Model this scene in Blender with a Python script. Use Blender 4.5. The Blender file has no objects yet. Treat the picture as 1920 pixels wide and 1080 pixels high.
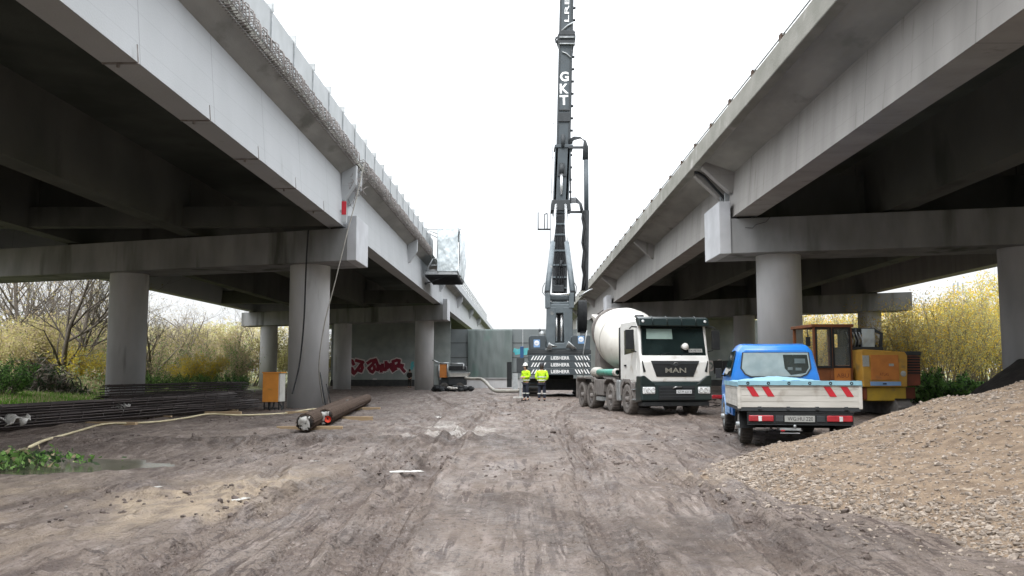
import bpy, math, random
import numpy as np
from mathutils import Vector, Matrix
R = math.radians
PI = math.pi
C = bpy.context.scene.collection
sc = bpy.context.scene

# ---------------------------------------------------------------- camera
F = 1650.0
PIT, YAW, HC = math.atan2(156, F), R(.345), 1.45
cd = bpy.data.cameras.new('camera'); cam = bpy.data.objects.new('camera', cd); C.objects.link(cam)
cam.location = (0, 0, HC); cam.rotation_euler = (PI/2 + PIT, 0, YAW)
cd.sensor_width = 36; cd.lens = 36*F/1920; cd.clip_start = .1; cd.clip_end = 4000
sc.camera = cam
# ---------------------------------------------------------------- sky and sun (overcast)
SUN_EL, SUN_AZ = R(48), R(200)
w = bpy.data.worlds.new('World'); sc.world = w; w.use_nodes = True
nt = w.node_tree; nt.nodes.clear()
sky = nt.nodes.new('ShaderNodeTexSky'); sky.sky_type = 'NISHITA'; sky.sun_disc = False
sky.sun_elevation = SUN_EL; sky.sun_rotation = SUN_AZ; sky.dust_density = 4; sky.air_density = 1.3
tc = nt.nodes.new('ShaderNodeTexCoord'); ns = nt.nodes.new('ShaderNodeTexNoise'); ns.inputs['Scale'].default_value = 2.2; ns.inputs['Detail'].default_value = 5
rp = nt.nodes.new('ShaderNodeValToRGB')
rp.color_ramp.elements[0].position = .3; rp.color_ramp.elements[0].color = (6.9, 7.1, 7.35, 1)
rp.color_ramp.elements[1].position = .7; rp.color_ramp.elements[1].color = (8.1, 8.25, 8.4, 1)
mx = nt.nodes.new('ShaderNodeMix'); mx.data_type = 'RGBA'; mx.inputs[0].default_value = .93
bg = nt.nodes.new('ShaderNodeBackground'); bg.inputs['Strength'].default_value = .15
ow = nt.nodes.new('ShaderNodeOutputWorld')
L = nt.links.new
L(tc.outputs['Generated'], ns.inputs['Vector']); L(ns.outputs[0], rp.inputs[0])
# overcast sky: the zenith is about three times as bright as the horizon
sx = nt.nodes.new('ShaderNodeSeparateXYZ'); L(tc.outputs['Generated'], sx.inputs[0])
mr = nt.nodes.new('ShaderNodeMapRange'); mr.inputs[1].default_value = .1; mr.inputs[2].default_value = 1; mr.inputs[3].default_value = .42; mr.inputs[4].default_value = 2.0; L(sx.outputs[2], mr.inputs[0]); mr.interpolation_type = 'LINEAR'
vm = nt.nodes.new('ShaderNodeVectorMath'); vm.operation = 'SCALE'; L(rp.outputs[0], vm.inputs[0]); L(mr.outputs[0], vm.inputs['Scale'])
L(sky.outputs[0], mx.inputs[6]); L(vm.outputs[0], mx.inputs[7]); L(mx.outputs[2], bg.inputs[0]); L(bg.outputs[0], ow.inputs[0])
sd = bpy.data.lights.new('sun', 'SUN'); sd.energy = .7; sd.angle = R(25); sd.color = (1, .97, .93)
so = bpy.data.objects.new('sun', sd); C.objects.link(so); so.rotation_euler = (PI/2-SUN_EL, 0, PI-SUN_AZ)
so.location = (0, 0, 60)
vs = sc.view_settings; vs.view_transform = 'Standard'; vs.look = 'None'; vs.gamma = 1; vs.exposure = 1.2
sc.cycles.max_bounces = 6; sc.cycles.diffuse_bounces = 4; sc.cycles.use_denoising = True
random.seed(7); rng = np.random.default_rng(11)

def P(px, py, Y):
    """world point seen at photo pixel (px,py) on the plane Y"""
    a = (px-960)/F; b = (540-py)/F
    cp, sp, cy, sy = math.cos(PIT), math.sin(PIT), math.cos(YAW), math.sin(YAW)
    r = (-sy*cp + a*cy + b*sy*sp, cy*cp + a*sy - b*cy*sp, sp + b*cp)
    t = Y/r[1]
    return Vector((r[0]*t, Y, HC + r[2]*t))

# ---------------------------------------------------------------- materials
def mat(name, c1, c2=None, rough=.8, metal=0, scale=3, bump=0, bscale=40, stretch=(1, 1, 1), c3=None, f3=.6, s3=.4, spec=.4, coat=0, detail=6, lo=.35, hi=.65, emis=None, alpha=None, trans=0, st3=(1, 1, 1), joint=0):
    m = bpy.data.materials.new(name); m.use_nodes = True
    t = m.node_tree; b = t.nodes['Principled BSDF']; lk = t.links.new
    b.inputs['Roughness'].default_value = rough; b.inputs['Metallic'].default_value = metal
    b.inputs['Specular IOR Level'].default_value = spec
    if coat: b.inputs['Coat Weight'].default_value = coat; b.inputs['Coat Roughness'].default_value = .12
    if trans: b.inputs['Transmission Weight'].default_value = trans
    if alpha is not None: b.inputs['Alpha'].default_value = alpha
    b.inputs['Base Color'].default_value = (*c1, 1)
    tcn = t.nodes.new('ShaderNodeTexCoord')
    def noise(s, st, det=detail):
        mp = t.nodes.new('ShaderNodeMapping'); mp.inputs['Scale'].default_value = st
        n = t.nodes.new('ShaderNodeTexNoise'); n.inputs['Scale'].default_value = s; n.inputs['Detail'].default_value = det
        lk(tcn.outputs['Object'], mp.inputs[0]); lk(mp.outputs[0], n.inputs['Vector'])
        return n.outputs[0]
    def mixc(fac, a, bb):
        x = t.nodes.new('ShaderNodeMix'); x.data_type = 'RGBA'; lk(fac, x.inputs[0])
        for v, i in ((a, 6), (bb, 7)):
            if isinstance(v, tuple): x.inputs[i].default_value = (*v, 1)
            else: lk(v, x.inputs[i])
        return x.outputs[2]
    def ramp(v, a, bb):
        r_ = t.nodes.new('ShaderNodeMapRange'); r_.inputs['From Min'].default_value = a; r_.inputs['From Max'].default_value = bb
        lk(v, r_.inputs['Value']); return r_.outputs[0]
    col = None
    if c2 is not None:
        col = mixc(ramp(noise(scale, stretch), lo, hi), c1, c2)
        if c3 is not None:
            n3 = ramp(noise(s3, st3), f3, f3+.12)
            col = mixc(n3, col, c3)
        if joint:      # thin casting joints every few metres along the beam and faint board lines up its face
            sp = t.nodes.new('ShaderNodeSeparateXYZ'); lk(tcn.outputs['Object'], sp.inputs[0])
            for ax_, per, wd_, st_ in ((1, joint, .018, .5), (2, .62, .008, .22)):
                q1 = t.nodes.new('ShaderNodeMath'); q1.operation = 'PINGPONG'; q1.inputs[1].default_value = per/2; lk(sp.outputs[ax_], q1.inputs[0])
                q2 = t.nodes.new('ShaderNodeMath'); q2.operation = 'LESS_THAN'; q2.inputs[1].default_value = wd_; lk(q1.outputs[0], q2.inputs[0])
                q3 = t.nodes.new('ShaderNodeMath'); q3.operation = 'MULTIPLY'; q3.inputs[1].default_value = st_; lk(q2.outputs[0], q3.inputs[0])
                col = mixc(q3.outputs[0], col, tuple(v*.45 for v in c1))
        lk(col, b.inputs['Base Color'])
    if bump:
        bn = t.nodes.new('ShaderNodeBump'); bn.inputs['Strength'].default_value = min(1, bump); bn.inputs['Distance'].default_value = .02*max(1, bump)
        lk(noise(bscale, (1, 1, 1), 4), bn.inputs['Height']); lk(bn.outputs[0], b.inputs['Normal'])
    if emis: b.inputs['Emission Color'].default_value = (*emis, 1); b.inputs['Emission Strength'].default_value = 1
    return m

M = {}
M['conc_l'] = mat('concrete_light', (.41, .425, .44), (.35, .365, .375), .85, scale=1.1, stretch=(.6, .5, .3), bump=.25, bscale=25, c3=(.28, .29, .285), f3=.66, s3=1.6, st3=(1, .7, .25), lo=.3, hi=.8, joint=3.9)
M['conc_r'] = mat('concrete_weathered', (.34, .328, .315), (.26, .252, .24), .88, scale=1.3, stretch=(.8, 1.2, .2), bump=.3, bscale=22, c3=(.19, .18, .165), f3=.64, s3=2.2, st3=(1, 1.6, .16), lo=.3, hi=.75, joint=4.9)
M['conc_edge'] = mat('concrete_mossy', (.245, .24, .215), (.18, .18, .155), .9, scale=1.5, stretch=(1, .6, .8), bump=.4, bscale=20, c3=(.34, .33, .31), f3=.58, s3=.9)
M['conc_shade'] = mat('shaded_concrete', (.115, .118, .105), (.08, .086, .074), .9, scale=.9, stretch=(1, .5, .4), bump=.25, bscale=20, c3=(.055, .06, .05), f3=.58, s3=.8, st3=(1, .6, .3))  # inner girders and diaphragms: under-deck shade painted in as a darker tone
M['conc_slab'] = mat('concrete_soffit', (.10, .115, .10), (.06, .072, .06), .9, scale=.5, bump=.2, bscale=18, c3=(.06, .07, .055), f3=.58, s3=.35)  # soffit colour darkened to stand in for the shade below the deck
M['conc_col'] = mat('concrete_column', (.49, .495, .51), (.38, .385, .395), .85, scale=1.2, stretch=(1, 1, .3), bump=.2, bscale=25, c3=(.2, .2, .19), f3=.64, s3=1.2, st3=(1.4, 1.4, .2))
M['conc_oh'] = mat('overhang_concrete', (.33, .325, .305), (.24, .24, .225), .9, scale=1.2, stretch=(1, .4, 1), bump=.3, bscale=20, c3=(.16, .16, .145), f3=.62, s3=1.0, st3=(1, .5, 1))
M['conc_end'] = mat('concrete_pale', (.47, .485, .51), (.39, .40, .42), .85, scale=1.2, bump=.2, bscale=25)
M['conc_cap'] = mat('concrete_cap', (.29, .295, .30), (.185, .19, .19), .85, scale=1.2, stretch=(.8, .8, .25), bump=.2, bscale=25, c3=(.08, .085, .075), f3=.56, s3=.8, st3=(1, 1, .12))  # cap body colour carries the under-deck shade; the streaks are stains
M['panel'] = mat('formwork_panel', (.40, .42, .43), (.34, .36, .365), .6, scale=1.5, c3=(.42, .43, .42), f3=.68, s3=2)
M['rust'] = mat('rusty_steel', (.05, .032, .024), (.10, .07, .052), .8, metal=.3, scale=8, bump=.3, bscale=60)
M['rebar'] = mat('rebar_steel', (.025, .02, .02), (.12, .1, .095), .5, metal=.4, scale=2, stretch=(9, .2, 9))
M['rebarg'] = mat('rebar_grey', (.3, .28, .27), (.19, .17, .16), .75, metal=.3, scale=8)
M['steelg'] = mat('galvanised_steel', (.42, .44, .45), (.3, .32, .33), .5, metal=.6, scale=5)
M['wall'] = mat('render_wall', (.3, .33, .325), (.22, .25, .245), .9, scale=.8, bump=.15, c3=(.26, .28, .28), f3=.6, s3=.3)
M['wallbase'] = mat('wall_base_dark', (.035, .037, .04), (.055, .055, .055), .9, scale=3)
M['barrier'] = mat('barrier_panel', (.16, .18, .185), (.13, .15, .155), .8, scale=.6, bump=.1)
M['tarp'] = mat('debris_netting', (.135, .16, .16), (.10, .128, .124), .65, scale=.6, stretch=(1.5, 1.5, .25), bump=.4, bscale=3, c3=(.08, .17, .14), f3=.58, s3=.25)
M['oldorange'] = mat('weathered_orange_paint', (.22, .075, .025), (.13, .048, .02), .6, scale=3, c3=(.12, .06, .03), f3=.58, s3=3)
M['black'] = mat('black_plastic', (.010, .012, .014), (.018, .02, .022), .75, scale=5)
M['rubber'] = mat('tyre_rubber', (.03, .029, .028), (.09, .082, .075), .85, scale=4, bump=.2)
M['mudrubber'] = mat('muddy_rubber', (.1, .092, .086), (.17, .155, .145), .9, scale=5, bump=.3)
M['mudsteel'] = mat('muddy_steel', (.22, .205, .195), (.13, .12, .115), .8, scale=4, metal=.2)
M['white'] = mat('white_paint', (.76, .77, .76), (.66, .665, .65), .35, scale=2, coat=.4, c3=(.45, .42, .37), f3=.6, s3=1.8)
M['drum'] = mat('drum_paint', (.68, .67, .63), (.58, .565, .52), .5, scale=1.5, c3=(.4, .37, .33), f3=.6, s3=1.4, coat=.1)
M['visor'] = mat('dark_visor', (.011, .021, .022), None, .35, coat=.2)
M['glass'] = mat('dark_glass', (.008, .014, .014), (.016, .026, .026), .05, scale=1, spec=.7)
M['glassb'] = mat('frosted_rear_glass', (.3, .35, .36), (.22, .27, .28), .25, scale=4, spec=.8, coat=.4)
M['cabglass'] = mat('clear_cab_glass', (.3, .33, .32), None, .05, spec=.5, alpha=.12)
M['blue'] = mat('blue_paint', (.02, .19, .62), (.018, .17, .56), .35, scale=2, coat=.4, c3=(.06, .2, .5), f3=.6, s3=2.5)
M['blueg'] = mat('dusty_blue_paint', (.22, .36, .6), (.16, .3, .52), .5, scale=2)
M['bed'] = mat('aluminium_boards', (.55, .54, .51), (.43, .42, .39), .55, scale=3, stretch=(.4, 1, 3), c3=(.28, .25, .215), f3=.57, s3=2.2)
M['cover'] = mat('bed_cover', (.25, .45, .55), (.19, .36, .44), .6, scale=2, bump=.3, bscale=5)
M['red'] = mat('red_reflective', (.5, .02, .035), (.4, .02, .03), .4, scale=5)
M['redlamp'] = mat('red_lamp', (.4, .03, .04), (.3, .02, .03), .2, scale=9, coat=.6)
M['lampw'] = mat('clear_lamp', (.75, .77, .78), (.45, .48, .5), .15, scale=14, spec=.8, coat=.6)
M['plate'] = mat('plate_white', (.62, .64, .66), (.52, .54, .57), .4, scale=20)
M['plateg'] = mat('plate_dusty', (.36, .37, .36), (.3, .31, .3), .5, scale=20)
M['ink'] = mat('black_lettering', (.02, .02, .025), None, .5)
M['silver'] = mat('silver_trim', (.5, .5, .5), (.4, .4, .4), .3, metal=.8, scale=5)
M['crane'] = mat('crane_grey', (.062, .078, .09), (.05, .063, .072), .5, scale=2, c3=(.11, .115, .115), f3=.66, s3=2)
M['craned'] = mat('crane_dark', (.028, .033, .037), (.04, .045, .05), .6, scale=3)
M['cranel'] = mat('crane_light_grey', (.115, .14, .155), (.085, .105, .118), .45, scale=2, c3=(.21, .21, .2), f3=.66, s3=2)
M['chrome'] = mat('cylinder_rod', (.75, .77, .79), None, .25, metal=.7)
M['wletter'] = mat('white_lettering', (.8, .82, .83), None, .5)
M['orange'] = mat('faded_orange_paint', (.52, .19, .04), (.42, .15, .035), .55, scale=3, c3=(.28, .12, .05), f3=.62, s3=2.5)
M['ochre'] = mat('ochre_paint', (.5, .28, .045), (.4, .22, .04), .55, scale=3, c3=(.26, .17, .06), f3=.6, s3=2.5)
M['yellow'] = mat('dirty_yellow_paint', (.46, .3, .03), (.36, .24, .035), .6, scale=3, c3=(.2, .15, .06), f3=.6, s3=2.5)
M['redbrown'] = mat('red_brown_paint', (.2, .05, .025), (.14, .04, .02), .6, scale=4)
M['boxorange'] = mat('orange_cabinet', (.62, .25, .04), (.54, .21, .035), .5, scale=3, c3=(.4, .18, .06), f3=.66, s3=2)
M['boxgrey'] = mat('cabinet_side', (.5, .49, .46), (.4, .39, .36), .5, scale=4)
M['wood'] = mat('sawn_timber', (.42, .31, .19), (.32, .23, .14), .8, scale=4, stretch=(.3, 6, 6), bump=.2)
M['hose'] = mat('yellow_hose', (.52, .46, .3), (.42, .36, .23), .6, scale=6)
M['greyhose'] = mat('grey_hose', (.3, .29, .26), (.22, .21, .19), .6, scale=5)
M['hivis'] = mat('hi_vis_fabric', (.5, .78, .02), (.42, .68, .02), .75, scale=9, bump=.5, bscale=14)
M['reflect'] = mat('reflective_tape', (.6, .62, .6), None, .4)
M['navy'] = mat('navy_cloth', (.016, .02, .035), (.026, .03, .045), .9, scale=9, bump=.4, bscale=12)
M['skin'] = mat('skin', (.5, .3, .22), (.44, .26, .19), .55, scale=12)
M['hair'] = mat('dark_hair', (.03, .022, .018), None, .8)
M['helmet'] = mat('white_helmet', (.72, .72, .7), None, .35, coat=.4)
M['film'] = mat('plastic_film', (.58, .64, .66), (.44, .5, .53), .3, scale=2.5, bump=1.6, bscale=2.2, spec=.6)
M['plast'] = mat('white_plastic_scrap', (.5, .49, .47), (.33, .32, .3), .5, scale=9, bump=.5, bscale=20)
M['tealpipe'] = mat('teal_pipe', (.1, .32, .25), (.07, .25, .2), .4, scale=4)
M['bark'] = mat('bark', (.085, .072, .06), (.14, .12, .1), .95, scale=5, bump=.5, bscale=12)
M['bark2'] = mat('pale_bark', (.17, .15, .12), (.23, .2, .16), .95, scale=5)
M['soil'] = mat('dark_soil', (.017, .015, .014), (.032, .028, .025), .95, scale=3, bump=1, bscale=9)
M['gw'] = mat('graffiti_white', (.62, .56, .56), None, .7)
M['gr'] = mat('graffiti_crimson', (.24, .02, .04), (.15, .012, .03), .7, scale=1.5)
M['gc'] = mat('graffiti_cyan', (.05, .32, .38), (.12, .4, .42), .7, scale=2)
M['gk'] = mat('graffiti_dark', (.03, .03, .035), None, .7)
def leafmat(name, a, b_):
    m = mat(name, a, b_, .75, scale=.9, spec=.2, lo=.4, hi=.6)
    t = m.node_tree; b = t.nodes['Principled BSDF']
    oi = t.nodes.new('ShaderNodeObjectInfo'); hs = t.nodes.new('ShaderNodeHueSaturation')
    def mr_(lo_, hi_, src):
        q = t.nodes.new('ShaderNodeMapRange'); q.inputs[3].default_value = lo_; q.inputs[4].default_value = hi_; t.links.new(src, q.inputs[0]); return q.outputs[0]
    ml = t.nodes.new('ShaderNodeMath'); ml.operation = 'MULTIPLY'; ml.inputs[1].default_value = 7.31; t.links.new(oi.outputs['Random'], ml.inputs[0]); fr = t.nodes.new('ShaderNodeMath'); fr.operation = 'FRACT'; t.links.new(ml.outputs[0], fr.inputs[0])
    t.links.new(mr_(.47, .53, oi.outputs['Random']), hs.inputs['Hue']); t.links.new(mr_(.65, 1.35, fr.outputs[0]), hs.inputs['Value']); t.links.new(b.inputs['Base Color'].links[0].from_socket, hs.inputs['Color']); t.links.new(hs.outputs[0], b.inputs['Base Color'])
    tr = t.nodes.new('ShaderNodeBsdfTranslucent'); tr.inputs[0].default_value = (*[min(1, v*1.2) for v in a], 1)
    ad = t.nodes.new('ShaderNodeMixShader'); ad.inputs[0].default_value = .35
    o = t.nodes['Material Output']
    t.links.new(b.outputs[0], ad.inputs[1]); t.links.new(tr.outputs[0], ad.inputs[2]); t.links.new(ad.outputs[0], o.inputs[0])
    return m
M['lf_olive'] = leafmat('olive_leaves', (.40, .37, .15), (.31, .29, .13))
M['lf_gold'] = leafmat('golden_leaves', (.58, .40, .05), (.46, .35, .08))
M['lf_green'] = leafmat('green_leaves', (.10, .21, .05), (.17, .29, .09))
M['lf_tan'] = leafmat('tan_dry_leaves', (.44, .37, .24), (.34, .28, .17))
M['lf_dark'] = leafmat('dark_evergreen_leaves', (.035, .06, .03), (.055, .08, .035))
M['grass'] = leafmat('grass_blades', (.15, .30, .04), (.11, .22, .04))

# ---------------------------------------------------------------- mesh helpers
class MB:
    def __init__(s): s.v = []; s.f = []; s.m = []; s.sm = []
    def add(s, vs_, fs, mi=0, sm=False):
        o = len(s.v); s.v += [tuple(v) for v in vs_]
        for f in fs: s.f.append(tuple(i+o for i in f)); s.m.append(mi); s.sm.append(sm)
        return s
    def box(s, x0, x1, y0, y1, z0, z1, mi=0, rot=None, piv=None):
        vs_ = [Vector(p) for p in ((x0,y0,z0),(x1,y0,z0),(x1,y1,z0),(x0,y1,z0),(x0,y0,z1),(x1,y0,z1),(x1,y1,z1),(x0,y1,z1))]
        if rot is not None:
            c = Vector(piv) if piv is not None else Vector(((x0+x1)/2,(y0+y1)/2,(z0+z1)/2))
            vs_ = [c + rot @ (p-c) for p in vs_]
        return s.add(vs_, [(0,3,2,1),(4,5,6,7),(0,1,5,4),(1,2,6,5),(2,3,7,6),(3,0,4,7)], mi)
    def hexa(s, b, t, mi=0):
        """b, t: four points each, counter-clockwise seen from above"""
        return s.add(list(b)+list(t), [(0,3,2,1),(4,5,6,7),(0,1,5,4),(1,2,6,5),(2,3,7,6),(3,0,4,7)], mi)
    def prism(s, poly, axis, a, b, mi=0):
        """poly of 2-D points extruded along axis from a to b"""
        n = len(poly)
        def p3(p, t):
            return {'x': (t, p[0], p[1]), 'y': (p[0], t, p[1]), 'z': (p[0], p[1], t)}[axis]
        vs_ = [p3(p, a) for p in poly] + [p3(p, b) for p in poly]
        fs = [tuple(range(n))[::-1], tuple(range(n, 2*n))] + [(i, (i+1) % n, n+(i+1) % n, n+i) for i in range(n)]
        return s.add(vs_, fs, mi)
    def tube(s, pts, rad, n=8, mi=0, cap=True, sm=True):
        pts = [Vector(p) for p in pts]; k = len(pts)
        if not hasattr(rad, '__len__'): rad = [rad]*k
        vs_ = []; prev = None
        for i, p in enumerate(pts):
            d = (pts[min(i+1, k-1)] - pts[max(i-1, 0)])
            d = d.normalized() if d.length > 1e-9 else Vector((0, 0, 1))
            if prev is None:
                u = d.cross(Vector((0, 0, 1)) if abs(d.z) < .9 else Vector((1, 0, 0))).normalized()
            else:
                u = (prev - d*prev.dot(d)); u = u.normalized() if u.length > 1e-6 else d.orthogonal().normalized()
            prev = u; w_ = d.cross(u)
            for j in range(n):
                a = 2*PI*j/n; vs_.append(p + (u*math.cos(a) + w_*math.sin(a))*rad[i])
        fs = [(i*n+j, i*n+(j+1) % n, (i+1)*n+(j+1) % n, (i+1)*n+j) for i in range(k-1) for j in range(n)]
        s.add(vs_, fs, mi, sm)
        if cap:
            o = len(s.v)-len(vs_)
            s.f.append(tuple(o+j for j in range(n))[::-1]); s.m.append(mi); s.sm.append(False)
            s.f.append(tuple(o+(k-1)*n+j for j in range(n))); s.m.append(mi); s.sm.append(False)
        return s
    def cyl(s, p0, p1, r0, r1=None, n=16, mi=0, sm=True): return s.tube([p0, p1], [r0, r0 if r1 is None else r1], n, mi, True, sm)
    def lathe(s, prof, c=(0,0,0), axis=(0,0,1), n=24, mi=0):
        """prof: (radius, height) pairs revolved about axis through c"""
        a = Vector(axis).normalized(); u = a.orthogonal().normalized(); w_ = a.cross(u); c = Vector(c); vs_ = []
        for r_, h in prof:
            for j in range(n):
                t = 2*PI*j/n; vs_.append(c + a*h + (u*math.cos(t)+w_*math.sin(t))*max(r_, 1e-4))
        k = len(prof)
        return s.add(vs_, [(i*n+j, i*n+(j+1) % n, (i+1)*n+(j+1) % n, (i+1)*n+j) for i in range(k-1) for j in range(n)], mi, True)
    def build(s, name, mats, parent=None, bevel=0, label=None, seg=2, solid=0):
        me = bpy.data.meshes.new(name); me.from_pydata(s.v, [], s.f)
        for m_ in (mats if isinstance(mats, (list, tuple)) else [mats]): me.materials.append(M[m_] if isinstance(m_, str) else m_)
        me.polygons.foreach_set('material_index', s.m); me.polygons.foreach_set('use_smooth', s.sm)
        me.update()
        o = bpy.data.objects.new(name, me); C.objects.link(o)
        if parent: o.parent = parent
        if solid:
            q = o.modifiers.new('solid', 'SOLIDIFY'); q.thickness = solid; q.offset = 0
        if bevel:
            q = o.modifiers.new('bevel', 'BEVEL'); q.width = bevel; q.segments = seg; q.limit_method = 'ANGLE'; q.angle_limit = R(35); q.harden_normals = False
        if label: o['label'] = label
        return o
def npmesh(name, V, Fq, mats, parent=None, mi=None, smooth=False):
    V = np.asarray(V, dtype=np.float32); Fq = np.asarray(Fq, dtype=np.int32); k = Fq.shape[1]
    me = bpy.data.meshes.new(name); me.vertices.add(len(V)); me.vertices.foreach_set('co', V.ravel())
    me.loops.add(Fq.size); me.loops.foreach_set('vertex_index', Fq.ravel())
    me.polygons.add(len(Fq)); me.polygons.foreach_set('loop_start', np.arange(0, Fq.size, k, dtype=np.int32))
    me.polygons.foreach_set('loop_total', np.full(len(Fq), k, dtype=np.int32))
    for m_ in (mats if isinstance(mats, (list, tuple)) else [mats]): me.materials.append(M[m_] if isinstance(m_, str) else m_)
    if mi is not None: me.polygons.foreach_set('material_index', np.asarray(mi, dtype=np.int32))
    me.polygons.foreach_set('use_smooth', np.full(len(Fq), smooth))
    me.update(calc_edges=True); me.validate()
    o = bpy.data.objects.new(name, me); C.objects.link(o)
    if parent: o.parent = parent
    return o
def tag(o, label=None, cat=None, group=None, kind=None):
    if label: o['label'] = label
    if cat: o['category'] = cat
    if group: o['group'] = group
    if kind: o['kind'] = kind
    return o
def thing(name, loc, rz, label, cat, group=None):
    o = bpy.data.objects.new(name, None); C.objects.link(o); o.location = loc; o.rotation_euler = (0, 0, rz); o.empty_display_size = .3
    return tag(o, label, cat, group)
def dup(root, loc=None, rz=None, label=None, scale=None):
    def cp(o, par):
        c = o.copy(); C.objects.link(c)
        if par is not None: c.parent = par
        for ch in list(o.children): cp(ch, c)
        return c
    r = cp(root, None)
    if loc is not None: r.location = loc
    if rz is not None: r.rotation_euler = (0, 0, rz)
    if scale is not None: r.scale = (scale,)*3 if not hasattr(scale, '__len__') else scale
    if label: r['label'] = label
    return r
def text(body, name, m_, parent, loc, rot, w_, h_, ext=.004, bold=.0):
    cu = bpy.data.curves.new(name, 'FONT'); cu.body = body; cu.size = 1; cu.align_x = 'CENTER'; cu.align_y = 'CENTER'; cu.extrude = 0; cu.offset = bold
    cu.resolution_u = 3
    t = bpy.data.objects.new(name+'_curve', cu); C.objects.link(t)
    bpy.context.view_layer.update()
    dg = bpy.context.evaluated_depsgraph_get(); me = bpy.data.meshes.new_from_object(t.evaluated_get(dg))
    bpy.data.objects.remove(t); me.name = name
    co = np.empty(len(me.vertices)*3, dtype=np.float32); me.vertices.foreach_get('co', co); co = co.reshape(-1, 3)
    mn, mxx = co.min(0), co.max(0); c = (mn+mxx)/2; d = mxx-mn
    co[:, 0] = (co[:, 0]-c[0])*w_/d[0]; co[:, 1] = (co[:, 1]-c[1])*h_/d[1]; co[:, 2] = 0
    me.vertices.foreach_set('co', co.ravel()); me.materials.clear(); me.materials.append(M[m_]); me.update()
    o = bpy.data.objects.new(name, me); C.objects.link(o); o.parent = parent; o.location = loc; o.rotation_euler = rot
    return o
FACE_CAM = (PI/2, 0, 0)     # lettering standing upright, read from the -Y side

# numpy value noise
def _h(ix, iy, seed):
    n = (ix.astype(np.int64)*374761393 + iy.astype(np.int64)*668265263 + seed*974634777) & 0x7fffffff
    n = ((n ^ (n >> 13))*1274126177) & 0x7fffffff
    return ((n ^ (n >> 16)) & 0xffff)/65535.0
def vn(x, y, seed=0):
    x = np.asarray(x, dtype=float); y = np.asarray(y, dtype=float)
    ix = np.floor(x); iy = np.floor(y); fx = x-ix; fy = y-iy; fx = fx*fx*(3-2*fx); fy = fy*fy*(3-2*fy)
    return ((_h(ix, iy, seed)*(1-fx)+_h(ix+1, iy, seed)*fx)*(1-fy) + (_h(ix, iy+1, seed)*(1-fx)+_h(ix+1, iy+1, seed)*fx)*fy)*2-1
def fbm(x, y, seed=0, o=4):
    a = 0; amp = 1; tot = 0
    for k in range(o):
        a = a + amp*vn(np.asarray(x)*2**k + k*17.3, np.asarray(y)*2**k + k*9.1, seed+k); tot += amp; amp *= .5
    return a/tot
def sstep(a, b, x):
    t = np.clip((x-a)/(b-a), 0, 1); return t*t*(3-2*t)

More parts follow.
